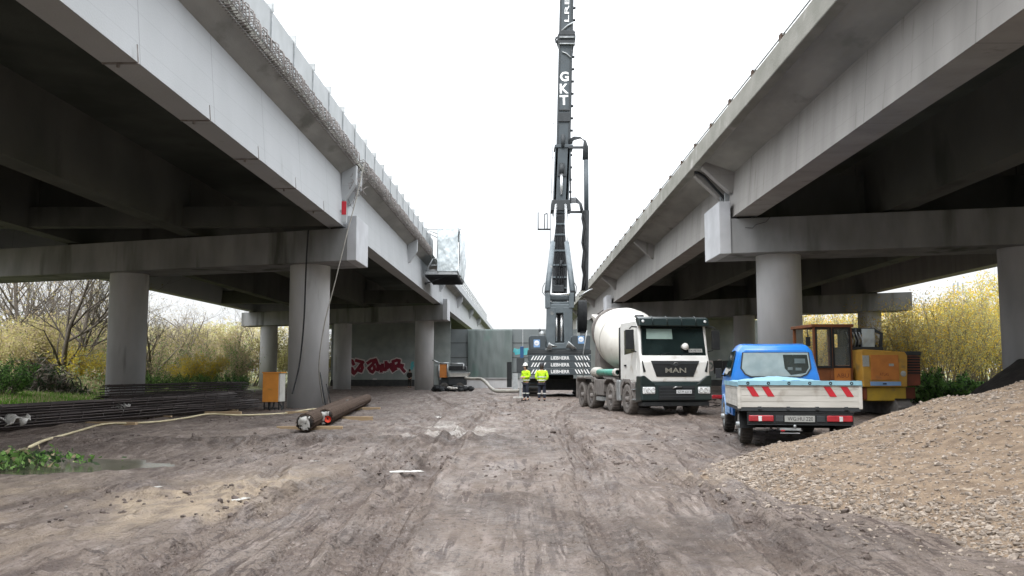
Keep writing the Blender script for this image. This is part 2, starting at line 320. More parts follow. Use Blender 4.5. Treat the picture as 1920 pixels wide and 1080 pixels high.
# ================================================================ GROUND
def macro(x, y):
    x = np.asarray(x, dtype=float); y = np.asarray(y, dtype=float)
    z = .11*np.exp(-((x-5.6)/3.2)**2-((y-18.5)/4.5)**2) - .16*sstep(52, 80, y)
    z = z + .25*sstep(-21, -26, x)*sstep(20, 40, y)*(1+.6*vn(x*.12, y*.12, 5))
    z = z + .15*sstep(24, 32, x)*sstep(20, 40, y)
    return z
def gz(x, y): return float(macro(x, y))
TREAD = 0
TR = [(-3.3, .035, .5, .30), (-1.55, .032, .5, .30), (-.9, -.012, .3, .33), (.95, -.01, .3, .33), (2.3, -.055, .4, .28), (-2.2, -.06, .8, .28), (-.4, -.075, .8, .28), (1.6, .05, .5, .26), (.2, .06, .5, .26), (3.2, .075, .3, .26), (-4.6, .01, 1.0, .3)]
def ground_h(x, y):
    global TREAD
    z = macro(x, y)
    amp = sstep(170, 60, y)*sstep(60, 25, np.abs(x))
    near = sstep(-26, -20, x)
    m = .07*fbm(x*.35, y*.22, 1, 3) + .05*fbm(x*1.5, y*.6, 2, 4) + .03*fbm(x*6, y*2.2, 3, 4)
    m = m + .028*np.maximum(0, fbm(x*2.2+.6*y, y*1.1, 14, 4)-.05)*3*sstep(0, .5, fbm(x*.4, y*.3, 15, 2)+.15)
    # churned ridges
    ch = np.exp(-((y-18.2-.12*(x+3))/.7)**2)*sstep(-10.5, -8.5, x)*sstep(1.5, -1.5, x)
    m = m + ch*(.07 + .22*np.abs(fbm(x*2.2, y*2.2, 8, 4)))
    ch2 = np.exp(-((y-10.9-.1*(x+4))/.7)**2)*sstep(-6, -5, x)*sstep(-1.6, -2.6, x)
    m = m + ch2*.16*np.abs(fbm(x*3, y*3, 9, 4))
    clod = sstep(.1, .55, fbm(x*.5+40, y*.35, 21, 3))
    m = m + clod*.09*np.abs(fbm(x*5, y*3, 22, 4))
    for i, (x0, a, b, wd) in enumerate(TR):
        xc = x0 + a*y + b*np.sin(y*.13+i*1.7) + .05*vn(y*.9, y*0+i, 35); d = np.abs(x-xc)
        on = sstep(-.75, -.2, vn(y*.12+i*9, y*0+i, 31))*sstep(60, 40, y)
        m = m - on*.045*sstep(wd*.7, wd*.45, d) + on*.05*np.exp(-((d-wd*.85)/.09)**2)*(.6+.5*vn(x*4, y*3, 33))
        lug = np.sin((y + (x-xc)*(.6 if i % 2 else -.6))*2*PI/.17)
        m = m + on*.013*lug*sstep(wd*.62, wd*.45, d); TREAD = np.maximum(TREAD if i else 0, on*sstep(wd*.7, wd*.5, d)*(.12+.88*sstep(-.2, .5, lug))*(.35+.65*sstep(-.3, .3, vn(x*2, y*1.5, 36))))
        st = np.sin((x-xc)*2*PI/.11)
        m = m + on*.008*st*sstep(wd*1.6, wd*.8, d)

    # arc track sweeping to the right
    r_ = np.sqrt((x+2)**2+(y-2)**2)
    for q in (12.3, 13.9):
        d = np.abs(r_-q); on = sstep(2.0, 3.2, x)*sstep(14.5, 13, x)
        m = m - on*.02*sstep(.24, .14, d) + on*.02*np.exp(-((d-.25)/.07)**2)
    # puddle hollow
    m = m*(1-.8*np.exp(-((x+7.9)/2.6)**2-((y-14.5)/2.2)**2))
    rr2 = ((x+7.9)/2.0)**2+((y-14.5)/1.6)**2
    m = m - .19*np.exp(-(rr2*(1+.55*fbm(x*1.3, y*1.1, 81, 4)))**1.5)
    flat = np.exp(-((x-5.6)/1.9)**2-((y-18.4)/3)**2)
    return z + m*amp*near*(1-.7*flat) + (1-near)*.05*fbm(x, y, 4, 3)
def axis_pts():
    a = np.arange(-6, 6.001, .034)
    def grow(s, e, d0, g):
        o = []; x = s; d = d0
        while x < e: d = min(d*g, 80); x += d; o.append(x)
        return np.array(o)
    rgt = grow(6, 900, .045, 1.02)
    return np.concatenate([-rgt[::-1], a, rgt])
def y_pts():
    o = []; y = -40.0
    while y < 3: y += 2; o.append(y)
    y = 4.6
    while y < 1400: o.append(y); y *= 1.0052 if y < 70 else 1.03
    return np.array(o)
gx, gy = axis_pts(), y_pts()
X, Y = np.meshgrid(gx, gy)
Z = ground_h(X, Y)
V = np.stack([X.ravel(), Y.ravel(), Z.ravel()], 1)
nx, ny = len(gx), len(gy)
ii, jj = np.meshgrid(np.arange(nx-1), np.arange(ny-1))
b0 = (jj*nx+ii).ravel()
ground = npmesh('ground', V, np.stack([b0, b0+1, b0+nx+1, b0+nx], 1), [], smooth=True)
tag(ground, 'churned muddy ground of the building site between the viaducts', kind='structure')
def attr(o, name, v):
    a = o.data.attributes.new(name, 'FLOAT', 'POINT'); a.data.foreach_set('value', np.asarray(v, dtype=np.float32).ravel())
xf, yf = X.ravel(), Y.ravel()
gr_ = np.maximum(sstep(-20, -23, xf+.8*fbm(xf*.5, yf*.5, 41, 3))*sstep(28, 36, yf+2*fbm(xf*.3, yf*.3, 42, 3)), sstep(24, 28, xf)*sstep(34, 44, yf))
gr_ = np.maximum(gr_, sstep(100, 108, yf))
sand = .9*np.exp(-((xf+3.5-.12*(yf-10))/.55)**2-((yf-11)/2.2)**2) + .9*sstep(-1.6, -3.2, xf+.05*yf)*sstep(14, 9, yf)*sstep(-.35, .25, fbm(xf*.6, yf*.5, 51, 4)) + .7*np.exp(-((xf-2.7)/.5)**2-((yf-12.2)/.7)**2)
pale = sstep(.3, .42, fbm(xf*1.1+7, yf*.5, 61, 4))*np.exp(-((xf+1.8)/1.5)**2-((yf-22)/2.8)**2)*.8 + np.exp(-((xf+.8)/.9)**2-((yf-5.9)/.5)**2)*sstep(.0, .3, fbm(xf*4, yf*3, 62, 3))*.8
dark = sstep(.15, .5, fbm(xf*.45, yf*.25, 71, 4))*.8 + 1.4*np.exp(-((yf-18.2-.12*(xf+3))/.8)**2)*sstep(-10.5, -8.5, xf)*sstep(1.5, -1.5, xf) + 1.3*np.exp(-((yf-10.9-.1*(xf+4))/.8)**2)*sstep(-6, -5, xf)*sstep(-1.6, -2.6, xf)*sstep(-.3, .2, fbm(xf*1.5, yf*1.5, 75, 3))
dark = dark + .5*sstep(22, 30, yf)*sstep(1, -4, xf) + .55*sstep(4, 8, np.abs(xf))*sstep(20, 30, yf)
ground_h(xf, yf); attr(ground, 'track', np.clip(TREAD, 0, 1)); attr(ground, 'grassy', gr_); attr(ground, 'sand', np.clip(sand, 0, 1)); attr(ground, 'pale', np.clip(pale, 0, 1)); attr(ground, 'dark', np.clip(dark, 0, 1))
gm = bpy.data.materials.new('mud'); gm.use_nodes = True
t = gm.node_tree; bs = t.nodes['Principled BSDF']; lk = t.links.new
def N(ty, **kw):
    n = t.nodes.new(ty)
    for k, v in kw.items(): setattr(n, k, v)
    return n
tcn = N('ShaderNodeTexCoord')
def gnoise(s, st=(1, 1, 1), det=6):
    mp = N('ShaderNodeMapping'); mp.inputs['Scale'].default_value = st; n = N('ShaderNodeTexNoise'); n.inputs['Scale'].default_value = s; n.inputs['Detail'].default_value = det; n.inputs['Roughness'].default_value = .62
    lk(tcn.outputs['Object'], mp.inputs[0]); lk(mp.outputs[0], n.inputs['Vector']); return n.outputs[0]
def grange(v, a, b, c=0, d=1):
    r_ = N('ShaderNodeMapRange'); r_.inputs[1].default_value = a; r_.inputs[2].default_value = b; r_.inputs[3].default_value = c; r_.inputs[4].default_value = d; lk(v, r_.inputs[0]); return r_.outputs[0]
def gmix(f, a, b):
    x = N('ShaderNodeMix', data_type='RGBA'); lk(f, x.inputs[0])
    for v, i in ((a, 6), (b, 7)):
        if isinstance(v, tuple): x.inputs[i].default_value = (*v, 1)
        else: lk(v, x.inputs[i])
    return x.outputs[2]
def gattr(n):
    a = N('ShaderNodeAttribute'); a.attribute_name = n; return a.outputs['Fac']
def gmul(a, b):
    x = N('ShaderNodeMath', operation='MULTIPLY'); lk(a, x.inputs[0])
    if isinstance(b, (int, float)): x.inputs[1].default_value = b
    else: lk(b, x.inputs[1])
    return x.outputs[0]
c = gmix(grange(gnoise(.9, (1, .45, 1)), .35, .68), (.176, .140, .117), (.104, .079, .064))
c = gmix(grange(gnoise(6, (1, .3, 1)), .5, .7), c, (.225, .185, .165))
c = gmix(grange(gnoise(17, (1, .6, 1)), .56, .68), c, (.06, .046, .04))
c = gmix(gmul(grange(gnoise(15, (1, .05, 1), 6), .53, .58), grange(gnoise(.6, (1, .6, 1), 3), .44, .52)), c, (.07, .05, .042))
c = gmix(gmul(grange(gnoise(19, (1, .07, 1), 5), .57, .64), grange(gnoise(.8, (1, .5, 1), 3), .48, .56)), c, (.235, .195, .172))
c = gmix(gmul(grange(gnoise(11, (.5, 1.6, 1), 8), .56, .62), grange(gnoise(.5, (1, .8, 1), 3), .47, .55)), c, (.055, .04, .034))
c = gmix(grange(gnoise(2.4, (1, .28, 1), 7), .56, .66), c, (.075, .055, .047))
c = gmix(gmul(gattr('track'), .85), c, (.085, .062, .052))
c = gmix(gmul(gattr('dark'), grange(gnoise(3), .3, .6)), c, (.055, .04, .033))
c = gmix(gmul(gattr('sand'), grange(gnoise(4, (1, .6, 1)), .3, .6)), c, (.31, .245, .175))
c = gmix(gmul(gattr('pale'), grange(gnoise(9), .4, .55)), c, (.42, .4, .37))
c = gmix(grange(gnoise(38, (1, .8, 1), 3), .67, .72), c, (.3, .28, .26))
c = gmix(gattr('grassy'), c, gmix(grange(gnoise(1.2), .4, .6), (.07, .1, .025), (.12, .11, .05)))
lk(c, bs.inputs['Base Color'])
rr = grange(gnoise(1.6, (1, .4, 1)), .38, .62, .46, .85); lk(rr, bs.inputs['Roughness']); bs.inputs['Specular IOR Level'].default_value = .35
bp = N('ShaderNodeBump'); bp.inputs['Strength'].default_value = 1; bp.inputs['Distance'].default_value = .035
lk(gnoise(22, (1, .7, 1), 8), bp.inputs['Height'])
bp2 = N('ShaderNodeBump'); bp2.inputs['Strength'].default_value = 1; bp2.inputs['Distance'].default_value = .12
lk(gnoise(4.5, (1, .5, 1), 5), bp2.inputs['Height']); lk(bp.outputs[0], bp2.inputs['Normal']); lk(bp2.outputs[0], bs.inputs['Normal'])
ground.data.materials.append(gm)

# ================================================================ VIADUCTS
def skewpt(Yn, Xe, sk, x): return Yn + sk*(Xe-x)
def viaduct(name, side, rot, label, base, girders, soff, slabprof, piers, mats):
    bx, by = base
    root = thing(name, (bx*math.cos(rot)-by*math.sin(rot), bx*math.sin(rot)+by*math.cos(rot), 0), rot, label, 'viaduct')
    off = (-bx, -by, 0)
    def fin(mb, nm, m_, **kw):
        o = mb.build(nm, m_, root, **kw); o.location = off; return o
    mG, mS, mCap, mCol = mats
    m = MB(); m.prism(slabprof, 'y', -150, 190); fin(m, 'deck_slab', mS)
    for gi, (xa, xb, ta, tb) in enumerate(girders):
        o = MB()
        for y0, y1 in ((-150, -6.04), (-5.96, piers[1][0]+1.22), (piers[1][0]+1.30, piers[2][0]+1.22), (piers[2][0]+1.30, 189.9)):
            o.prism([(xa, 7.06), (xb, 7.06), (tb, 9.36), (ta, 9.36)], 'y', y0, y1)
        fin(o, 'girder', mG if gi in (0, 3) else 'conc_shade')
    for (Yn, Xe, sk, Xf, cols, top, dia) in piers:
        q = 1 if side > 0 else -1
        def cp(xa, xb, z0, z1, mb, dy0=0, dy1=2.5):
            xs = (min(xa, xb), max(xa, xb)); f = lambda x: Yn + sk*(-(abs(x)-abs(Xe)) if q > 0 else abs(x)-abs(Xe))
            pl = [(xs[0], f(xs[0])+dy0), (xs[1], f(xs[1])+dy0), (xs[1], f(xs[1])+dy1), (xs[0], f(xs[0])+dy1)]
            mb.hexa([(a, b, z0) for a, b in pl], [(a, b, z1) for a, b in pl])
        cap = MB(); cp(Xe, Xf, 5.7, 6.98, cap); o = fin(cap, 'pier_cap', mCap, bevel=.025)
        blk = MB(); cp(Xe-.003*q, Xe+.4*q, 5.697, top, blk, -.003, 2.503); fin(blk, 'end_block', 'conc_end', bevel=.025)
        for (xa, xb, ta, tb) in girders:
            xm = (xa+xb)/2; ym = Yn+1.25+sk*(-(abs(xm)-abs(Xe)) if q > 0 else abs(xm)-abs(Xe))
            b = MB(); b.box(xm-.25, xm+.25, ym-.95, ym-.45, 6.96, 7.08); b.box(xm-.25, xm+.25, ym+.45, ym+.95, 6.96, 7.08); fin(b, 'bearing', 'black')
        for xc in cols:
            yc = Yn+1.25+sk*(-(abs(xc)-abs(Xe)) if q > 0 else abs(xc)-abs(Xe))
            cb = MB(); cb.lathe([(0, -.4), (.8, -.4), (.8, 5.72)], (xc, yc, 0), n=48); fin(cb, 'column', mCol)
        for a, b_ in zip(girders[:-1], girders[1:]):
            d = MB(); x0 = a[1] if side > 0 else a[0]; x1 = b_[0] if side > 0 else b_[1]
            d.box(min(x0, x1)-.02, max(x0, x1)+.02, Yn+.5, Yn+1.0, 7.12, dia); fin(d, 'diaphragm', 'conc_shade')
    return root, off, fin

# left viaduct
LG = [(-7.73, -7.06, -7.9, -7.25), (-14.3, -13.5, -14.3, -13.5), (-20.3, -19.6, -20.3, -19.6), (-26.2, -25.5, -26.1, -25.3)]
LS = [(-6.66, 9.52), (-6.66, 9.82), (-27.3, 9.82), (-27.3, 9.5), (-26.3, 9.25), (-25.0, 9.25), (-24.7, 9.33), (-8.3, 9.33), (-7.95, 9.2), (-7.2, 9.18)]
via_l, offl, finl = viaduct('viaduct', -1, -.009, 'pale grey concrete viaduct on the left with bare reinforcement and white panels along its edge', (-16.8, 38.5),
    LG, 9.33, LS, [(-7.0, -6.5, .33, -28.3, (-8.75, -17.45, -26.3), 7.45, 7.9), (33.5, -6.5, .33, -28.3, (-8.75, -17.45, -26.3), 7.45, 7.9), (72.7, -6.45, .5, -26.9, (-8.6, -16.4, -24.2), 7.45, 8.2)], ('conc_l', 'conc_slab', 'conc_cap', 'conc_col'))
# right viaduct
RG = [(7.87, 8.75, 8.08, 8.9), (12.9, 13.7, 12.9, 13.7), (19.0, 19.8, 19.0, 19.8), (25.1, 25.9, 25.1, 25.9)]
RS = [(6.8, 9.25), (8.1, 8.78), (8.9, 8.9), (9.4, 9.33), (25.0, 9.33), (26, 9.1), (27.4, 9.4), (27.4, 9.72), (6.8, 9.72)]
via_r, offr, finr = viaduct('viaduct', 1, 0, 'weathered brownish concrete viaduct on the right with a mossy edge beam', (17.5, 31),
    RG, 9.33, RS, [(-7.0, 7.37, .25, 28.2, (9.68, 17.6, 25.4), 7.63, 8.7), (31.8, 7.37, .25, 28.2, (9.68, 17.6, 25.4), 7.63, 8.7), (72.0, 7.31, .52, 27.6, (9.7, 17.5, 25.5), 7.63, 8.5)], ('conc_r', 'conc_slab', 'conc_cap', 'conc_col'))
m = MB(); m.prism([(-6.655, 9.512), (-7.25, 9.172), (-7.25, 9.15), (-6.655, 9.488)], 'y', -149.9, 189.8); finl(m, 'overhang_soffit', 'conc_oh')
m = MB(); m.prism([(6.79, 9.245), (8.09, 8.772), (8.09, 8.748), (6.79, 9.22)], 'y', -149.9, 189.8); finr(m, 'overhang_soffit', 'conc_oh')
# brackets
for y in (14.2, 33.95, 34.95, 53.5, 73.3, 92.5, 112, 131):
    m = MB(); wd = .3
    m.prism([(-7.2, 8.1), (-7.05, 8.1), (-6.62, 8.75), (-6.6, 9.5), (-7.2, 9.3)], 'y', y-wd/2, y+wd/2); finl(m, 'bracket', 'conc_l', bevel=.02)
for y in (12.2, 32.2, 33.6, 51.2, 70.8, 90.4, 110, 130):
    m = MB(); wd = .35
    m.prism([(7.85, 8.0), (8.05, 8.0), (8.2, 8.9), (6.9, 9.2), (6.85, 8.95)], 'y', y-wd/2, y+wd/2); finr(m, 'bracket', 'conc_r', bevel=.02)
# broken reinforcement at the left joint bracket
m = MB(); r2 = random.Random(3)
for k in range(26):
    a = Vector((-6.62+r2.uniform(-.25, .12), 34.2+r2.uniform(-.5, .9), 8.2+r2.uniform(0, 1.0)))
    pts = [a]
    for q in range(3): pts.append(pts[-1]+Vector((r2.uniform(-.12, .2), r2.uniform(-.25, .25), r2.uniform(-.3, .3))))
    m.tube(pts, .014, 4)
finl(m, 'bent_reinforcement', 'rebarg')
# exposed stirrups
def stirrups(y0, y1, st):
    m = MB(); y = y0; q = 0
    while y < y1:
        j = r2.uniform(-.03, .03); o = r2.uniform(-.04, .04); h_ = r2.uniform(-.03, .04)
        m.tube([(-6.72, y, 9.47), (-6.44+o, y+j, 9.47+h_*.4), (-6.40+o, y+j, 9.56), (-6.42+o, y+j*2, 9.86+h_), (-6.5+o, y+j*2, 9.93+h_), (-6.8, y, 9.9)], .014, 4, cap=False)
        if q % 3 == 0: m.tube([(-6.6, y, 9.9), (-6.45+o, y+.08, 9.65), (-6.6, y+.1, 9.55)], .012, 4, cap=False)
        y += st; q += 1
    for x, z in ((-6.45, 9.5), (-6.43, 9.84), (-6.58, 9.92), (-6.52, 9.68)):
        pts = [(x+r2.uniform(-.02, .02), yy, z+r2.uniform(-.02, .02)) for yy in np.arange(y0, y1, 1.2)]
        m.tube(pts, .013, 4)
    return m
for a, b in ((8.0, 20.8), (20.9, 33.6), (34.9, 47.5), (47.6, 60.5)):
    finl(stirrups(a, b, .17), 'stirrup_row', 'rebarg')
m = MB()    # rough chipped concrete line between the bars
y = 8.0
while y < 60:
    d = r2.uniform(.15, .5); hh = r2.uniform(.02, .11)
    m.hexa([(-6.68, y, 9.55), (-6.66+hh, y+.02, 9.57), (-6.66+hh, y+d, 9.56), (-6.68, y+d, 9.55)], [(-6.68, y, 9.80), (-6.66+hh*.6, y+.03, 9.70+hh), (-6.66+hh*.5, y+d-.03, 9.73), (-6.68, y+d, 9.8)]); y += d
finl(m, 'chipped_edge', 'conc_edge')
# white panels + posts
y = 15.6
k = 0
while y < 62:
    m = MB(); m.box(-6.78, -6.74, y+.02, y+2.28, 9.9, 11.02); finl(m, 'edge_panel', 'panel')
    m = MB(); m.box(-6.735, -6.70, y-.03, y+.03, 9.75, 11.2); m.box(-6.90, -6.66, y-.015, y+.015, 10.95, 11.2); finl(m, 'post', 'steelg')
    y += 2.3; k += 1
m = MB(); m.prism([(-6.66, 9.3), (-6.42, 9.3), (-6.42, 9.95), (-6.66, 10.0)], 'y', 66, 189); finl(m, 'edge_beam', 'conc_l')
for y in np.arange(67, 150, 3.0):
    m = MB(); m.box(-6.6, -6.52, y-.04, y+.04, 9.9, 11.0); finl(m, 'railing_post', 'steelg')
m = MB()
for z in (10.35, 10.7, 11.0): m.cyl((-6.56, 66, z), (-6.56, 150, z), .03, n=6)
finl(m, 'handrail', 'steelg')
# drip strips on the left girder and joints under its flange
for y in (11.7, 15.5, 19.2, 22.8, 26.6, 30.4):
    m = MB(); m.prism([(-7.07, 7.03), (-7.045, 7.03), (-7.08, 7.4), (-7.1, 7.4)], 'y', y-.018, y+.018); m.box(-7.72, -7.05, y-.02, y+.02, 7.035, 7.062)
    m.box(-7.45, -7.4, y-.03, y+.03, 6.97, 7.05)
    finl(m, 'joint_strip', 'rebarg')
m = MB(); m.box(-7.04, -6.84, 33.2, 33.23, 7.12, 7.95); m.box(-7.03, -6.85, 33.19, 33.199, 7.42, 7.94, 1); m.box(-7.15, -7.02, 33.2, 33.22, 7.5, 7.6); finl(m, 'marker_plate', ['panel', 'red'])
# right edge beam and posts
m = MB(); m.prism([(6.58, 9.06), (6.86, 9.02), (6.86, 9.76), (6.62, 9.76)], 'y', -150, 189); finr(m, 'edge_beam', 'conc_edge', bevel=.03)
for y in np.arange(16.2, 120, 2.7):
    m = MB(); m.box(6.64, 6.76, y-.09, y+.09, 9.74, 9.94); finr(m, 'railing_post', 'rust')
m = MB(); m.cyl((6.7, 14, 9.9), (6.7, 189, 9.9), .025, n=6); finr(m, 'handrail', 'steelg')
m = MB()
m.tube([(6.75, 33.0, 8.99), (6.9, 32.95, 8.95), (7.1, 32.9, 8.8), (7.75, 32.85, 8.05), (7.85, 32.85, 7.9), (7.85, 32.85, 7.2)], .05, 8); finr(m, 'drain_pipe', 'black')
for a_, b_ in ((32.55, 32.65), (33.28, 33.36)): m = MB(); m.box(7.78, 7.98, a_, b_, 7.15, 8.1); finr(m, 'joint_plate', 'steelg')
# crack in the right pier cap and casting joint
m = MB(); m.tube([(8.25, 31.55, 6.62), (8.5, 31.49, 6.6), (8.62, 31.46, 6.72), (8.95, 31.38, 6.8), (9.1, 31.34, 6.97)], .008, 4); m.box(7.78, 7.79, 31.68, 31.7, 5.72, 6.95); finr(m, 'crack', 'black')
# cable down the left column and rope from the deck
def cable(pts, r_, nm, m_, par=None, n=6):
    m = MB(); pts = [Vector(p) for p in pts]; out = []
    for i in range(len(pts)-1):
        p0 = pts[max(i-1, 0)]; p1, p2 = pts[i], pts[i+1]; p3 = pts[min(i+2, len(pts)-1)]
        for q in range(6):
            t_ = q/6; out.append(.5*((2*p1)+(p2-p0)*t_+(2*p0-5*p1+4*p2-p3)*t_*t_+(3*p1-p0-3*p2+p3)*t_**3))
    out.append(pts[-1]); m.tube(out, r_, n); return m.build(nm, m_, par)
o = cable([P(578, 432, 33.3), P(574, 500, 33.9), P(570, 600, 34.2), P(562, 680, 34.2), P(551, 728, 34.0), P(548, 738, 33.9)], .03, 'cable', 'black')
tag(o, 'black cable running down the front of the near left column', 'cable')
o = cable([P(683, 306, 33.4), P(668, 372, 33.0), P(650, 440, 32.7), P(628, 530, 32.6), P(608, 610, 32.6), P(598, 690, 32.9), P(606, 757, 34.0)], .022, 'rope', 'greyhose')
tag(o, 'slack grey rope hanging from the left deck edge to the ground', 'rope')

# ================================================================ FAR WALLS
def wall(nm, x0, x1, z1, m_, label, cat='wall', base=True, y=96.0):
    r_ = thing(nm, ((x0+x1)/2, y, -.3), 0, label, cat); hx = (x1-x0)/2
    m = MB(); m.box(-hx, hx, 0, .8, 0, z1+.3); m.build('panel', m_, r_)
    if base: m = MB(); m.box(-hx, hx, -.08, -.003, .1, .83); m.build('plinth', 'wallbase', r_)
    return r_
wl = wall('abutment_wall', -20.3, -7.3, 7.0, 'wall', 'grey rendered abutment wall under the left viaduct with red graffiti')
wr = wall('abutment_wall', 6.5, 27.6, 7.0, 'wall', 'grey abutment wall under the right viaduct with white outline graffiti')
wm = wall('barrier_wall', -7.297, 6.497, 6.02, 'barrier', 'grey panelled wall closing the gap between the two viaducts', base=False, y=96.2)
for z in (1.6, 3.2, 4.8):
    m = MB(); m.box(-6.89, 6.89, -.03, 0, z, z+.06); m.build('panel_joint', 'wallbase', wm)
for x in (-3.2, 1.0, 4.2):
    m = MB(); m.box(x-.05, x+.05, -.06, 0, .3, 6.3); m.build('post', 'steelg', wm)
# netting hung on the wall
k = 90; xs = np.linspace(-5.4, -.55, k); zs = np.linspace(.35, 6.0, 30)
XX, ZZ = np.meshgrid(xs, zs); YY = 95.8+.02*np.sin(XX*9+1.2*np.sin(ZZ*.9))+.14*fbm(XX*1.1, ZZ*.35+XX*.3, 77, 3)
V = np.stack([XX.ravel(), YY.ravel(), ZZ.ravel()], 1); a, b = np.meshgrid(np.arange(k-1), np.arange(29)); b0 = (b*k+a).ravel()
net = npmesh('debris_netting', V, np.stack([b0, b0+1, b0+k+1, b0+k], 1), 'tarp', smooth=True); sm_ = net.modifiers.new('s', 'SOLIDIFY'); sm_.thickness = .01
tag(net, 'creased green-grey netting sheet hung over the far wall between the viaducts', 'netting')
# graffiti as strokes (paint a few mm off the render)
def strokes(nm, par, lst, wdt, m_, y, fx, fz, ox, oz):
    m = MB()
    for pl in lst:
        for (a, b) in zip(pl[:-1], pl[1:]):
            a_ = Vector((ox+a[0]*fx, 0, oz-a[1]*fz)); b_ = Vector((ox+b[0]*fx, 0, oz-b[1]*fz)); d = (b_-a_)
            if d.length < 1e-6: continue
            d.normalize(); n_ = Vector((-d.z, 0, d.x))*wdt; e = d*wdt*.6
            y += .00005
            m.add([Vector((p.x, y0, p.z)) for p in (a_-e-n_, b_+e-n_, b_+e+n_, a_-e+n_) for y0 in (-y,)], [(0, 1, 2, 3)])
    return m.build(nm, m_, par)
G1 = [[(235, 205), (270, 215), (290, 260), (310, 300)], [(235, 205), (195, 240), (200, 330), (200, 370)], [(215, 395), (250, 420), (300, 500), (330, 520)], [(330, 520), (270, 400), (230, 390)],
      [(360, 205), (440, 225), (530, 245)], [(530, 245), (470, 320), (400, 420), (360, 470)], [(500, 300), (520, 380), (490, 460), (400, 430)],
      [(640, 270), (720, 215), (840, 185)], [(840, 185), (760, 300), (670, 390)], [(670, 390), (720, 460), (760, 480), (810, 420), (800, 340)],
      [(850, 230), (890, 330), (880, 440)], [(880, 440), (940, 330), (970, 470)], [(970, 470), (1000, 300)], [(1000, 300), (1010, 420), (1060, 430)],
      [(1080, 240), (1085, 340), (1080, 430)], [(1090, 270), (1180, 330), (1270, 430)], [(1120, 380), (1200, 300), (1240, 290)], [(1210, 390), (1260, 460)],
      [(1250, 230), (1340, 200), (1400, 210), (1390, 290), (1320, 350)], [(1250, 230), (1260, 300), (1320, 420)], [(1330, 340), (1430, 350), (1500, 440), (1530, 470)], [(1420, 310), (1490, 330)]]
sx = 96/1650/12.8
gx0 = (640-970)/1650*96; gz0 = 1.45-(660-696)/1650*96+.3
strokes('graffiti_outline', wl, G1, .30, 'gw', .01, sx, sx, gx0+13.8, gz0)
strokes('graffiti_fill', wl, G1, .17, 'gr', .03, sx, sx, gx0+13.8, gz0)
strokes('graffiti_tag', wl, [[(785, 655), (850, 655)], [(785, 655), (785, 735)], [(785, 735), (850, 735)], [(850, 655), (852, 680)]], .09, 'gw', .012, sx, sx, gx0+13.8, gz0)
strokes('graffiti_tag', wl, [[(1720, 250), (1700, 300), (1725, 330), (1690, 370), (1700, 410)]], .14, 'gc', .012, sx, sx, gx0+13.8, gz0)
# outline bubbles on the right wall
G2 = []
for q, cx in enumerate((0, 75, 150, 225)):
    G2.append([(cx+30*math.cos(t_), 60+(45 if q % 2 else 38)*math.sin(t_)) for t_ in np.linspace(0, 2*PI, 12)])
    G2.append([(cx-15, 45), (cx+5, 60), (cx-10, 90)])
sx2 = 96/1650/4.32
strokes('graffiti_outline', wr, G2, .1, 'gw', .012, sx2, sx2, (1330-970)/1650*96-17.05, 1.45-(672-696)/1650*96+.3)
for q, cx in enumerate((60, 135, 210)):
    strokes('graffiti_fill', wr, [[(cx, 40), (cx+4, 100)]], .5, 'gk', .02+q*.001, sx2, sx2, (1330-970)/1650*96-17.05, 1.45-(672-696)/1650*96+.3)
strokes('graffiti_tag', wm, [[(0, 0), (30, 8), (60, -3), (95, 6)], [(10, 20), (40, 15), (80, 22)], [(95, -8), (99, 26)]], .22, 'gc', .02, sx2, sx2, (965-970)/1650*96+.4, 1.45-(657-696)/1650*96+.3)
# low concrete wall in front
r_ = thing('low_wall', (-1.6, 84, -.3), 0, 'low concrete wall in front of the netting between the viaducts', 'wall')
m = MB(); m.box(-4.2, 3, 0, .4, 0, 1.0); m.build('panel', 'conc_col', r_); m = MB(); m.box(-4.25, 3.05, -.1, .5, 1.003, 1.13); m.build('coping', 'conc_cap', r_)

# ================================================================ CONCRETE MIXER TRUCK  (front at local y=0, rear towards +y)
mx_ = thing('mixer_truck', (5.2, 29.1, gz(5.2, 31)-.01), R(10.6), 'white concrete mixer truck with dark sun visor and dusty cream drum', 'truck')
def tyre(par, x, y, z, r_, wd, side, name='wheel', rimm='mudsteel', tm='mudrubber', dual=False):
    """side -1: outer face towards -x"""
    m = MB(); h = wd/2
    m.lathe([(r_*.62, -h*.8), (r_*.9, -h), (r_*.98, -h*.85), (r_, -h*.5), (r_, h*.5), (r_*.98, h*.85), (r_*.9, h), (r_*.62, h*.8)], (x, y, z), (1, 0, 0), 32)
    for k in range(28):
        a = 2*PI*k/28; m.box(x-h*.8, x+h*.8, y-.012, y+.012, z+r_-.01, z+r_+.012, 0, Matrix.Rotation(a, 3, 'X'), (x, y, z))
    t_ = m.build('tyre', tm); s = side
    wh = bpy.data.objects.new(name, None); C.objects.link(wh); wh.parent = par; t_.parent = wh
    m = MB(); f = x+s*h*.55
    m.lathe([(.0, 0), (r_*.2, 0), (r_*.22, -.05*s*0-.03), (r_*.42, -.05), (r_*.5, .03), (r_*.62, .05), (r_*.64, .0), (r_*.62, -.12)], (f, y, z), (s, 0, 0), 28)
    m.lathe([(0, .11), (r_*.17, .10), (r_*.2, .0)], (f, y, z), (s, 0, 0), 16)
    for k in range(10):
        a = 2*PI*k/10; p = Vector((f, y+math.cos(a)*r_*.3, z+math.sin(a)*r_*.3)); m.cyl(p-Vector((s*.04, 0, 0)), p+Vector((s*.02, 0, 0)), .018, n=6)
    m.build('rim', rimm, wh)
    return wh
for y in (1.45, 3.45, 6.15, 7.5):
    for s in (-1, 1):
        tyre(mx_, s*(1.07 if y < 5 else .98), y, .51, .51, .32 if y < 5 else .5, s)
        if s == -1: pass
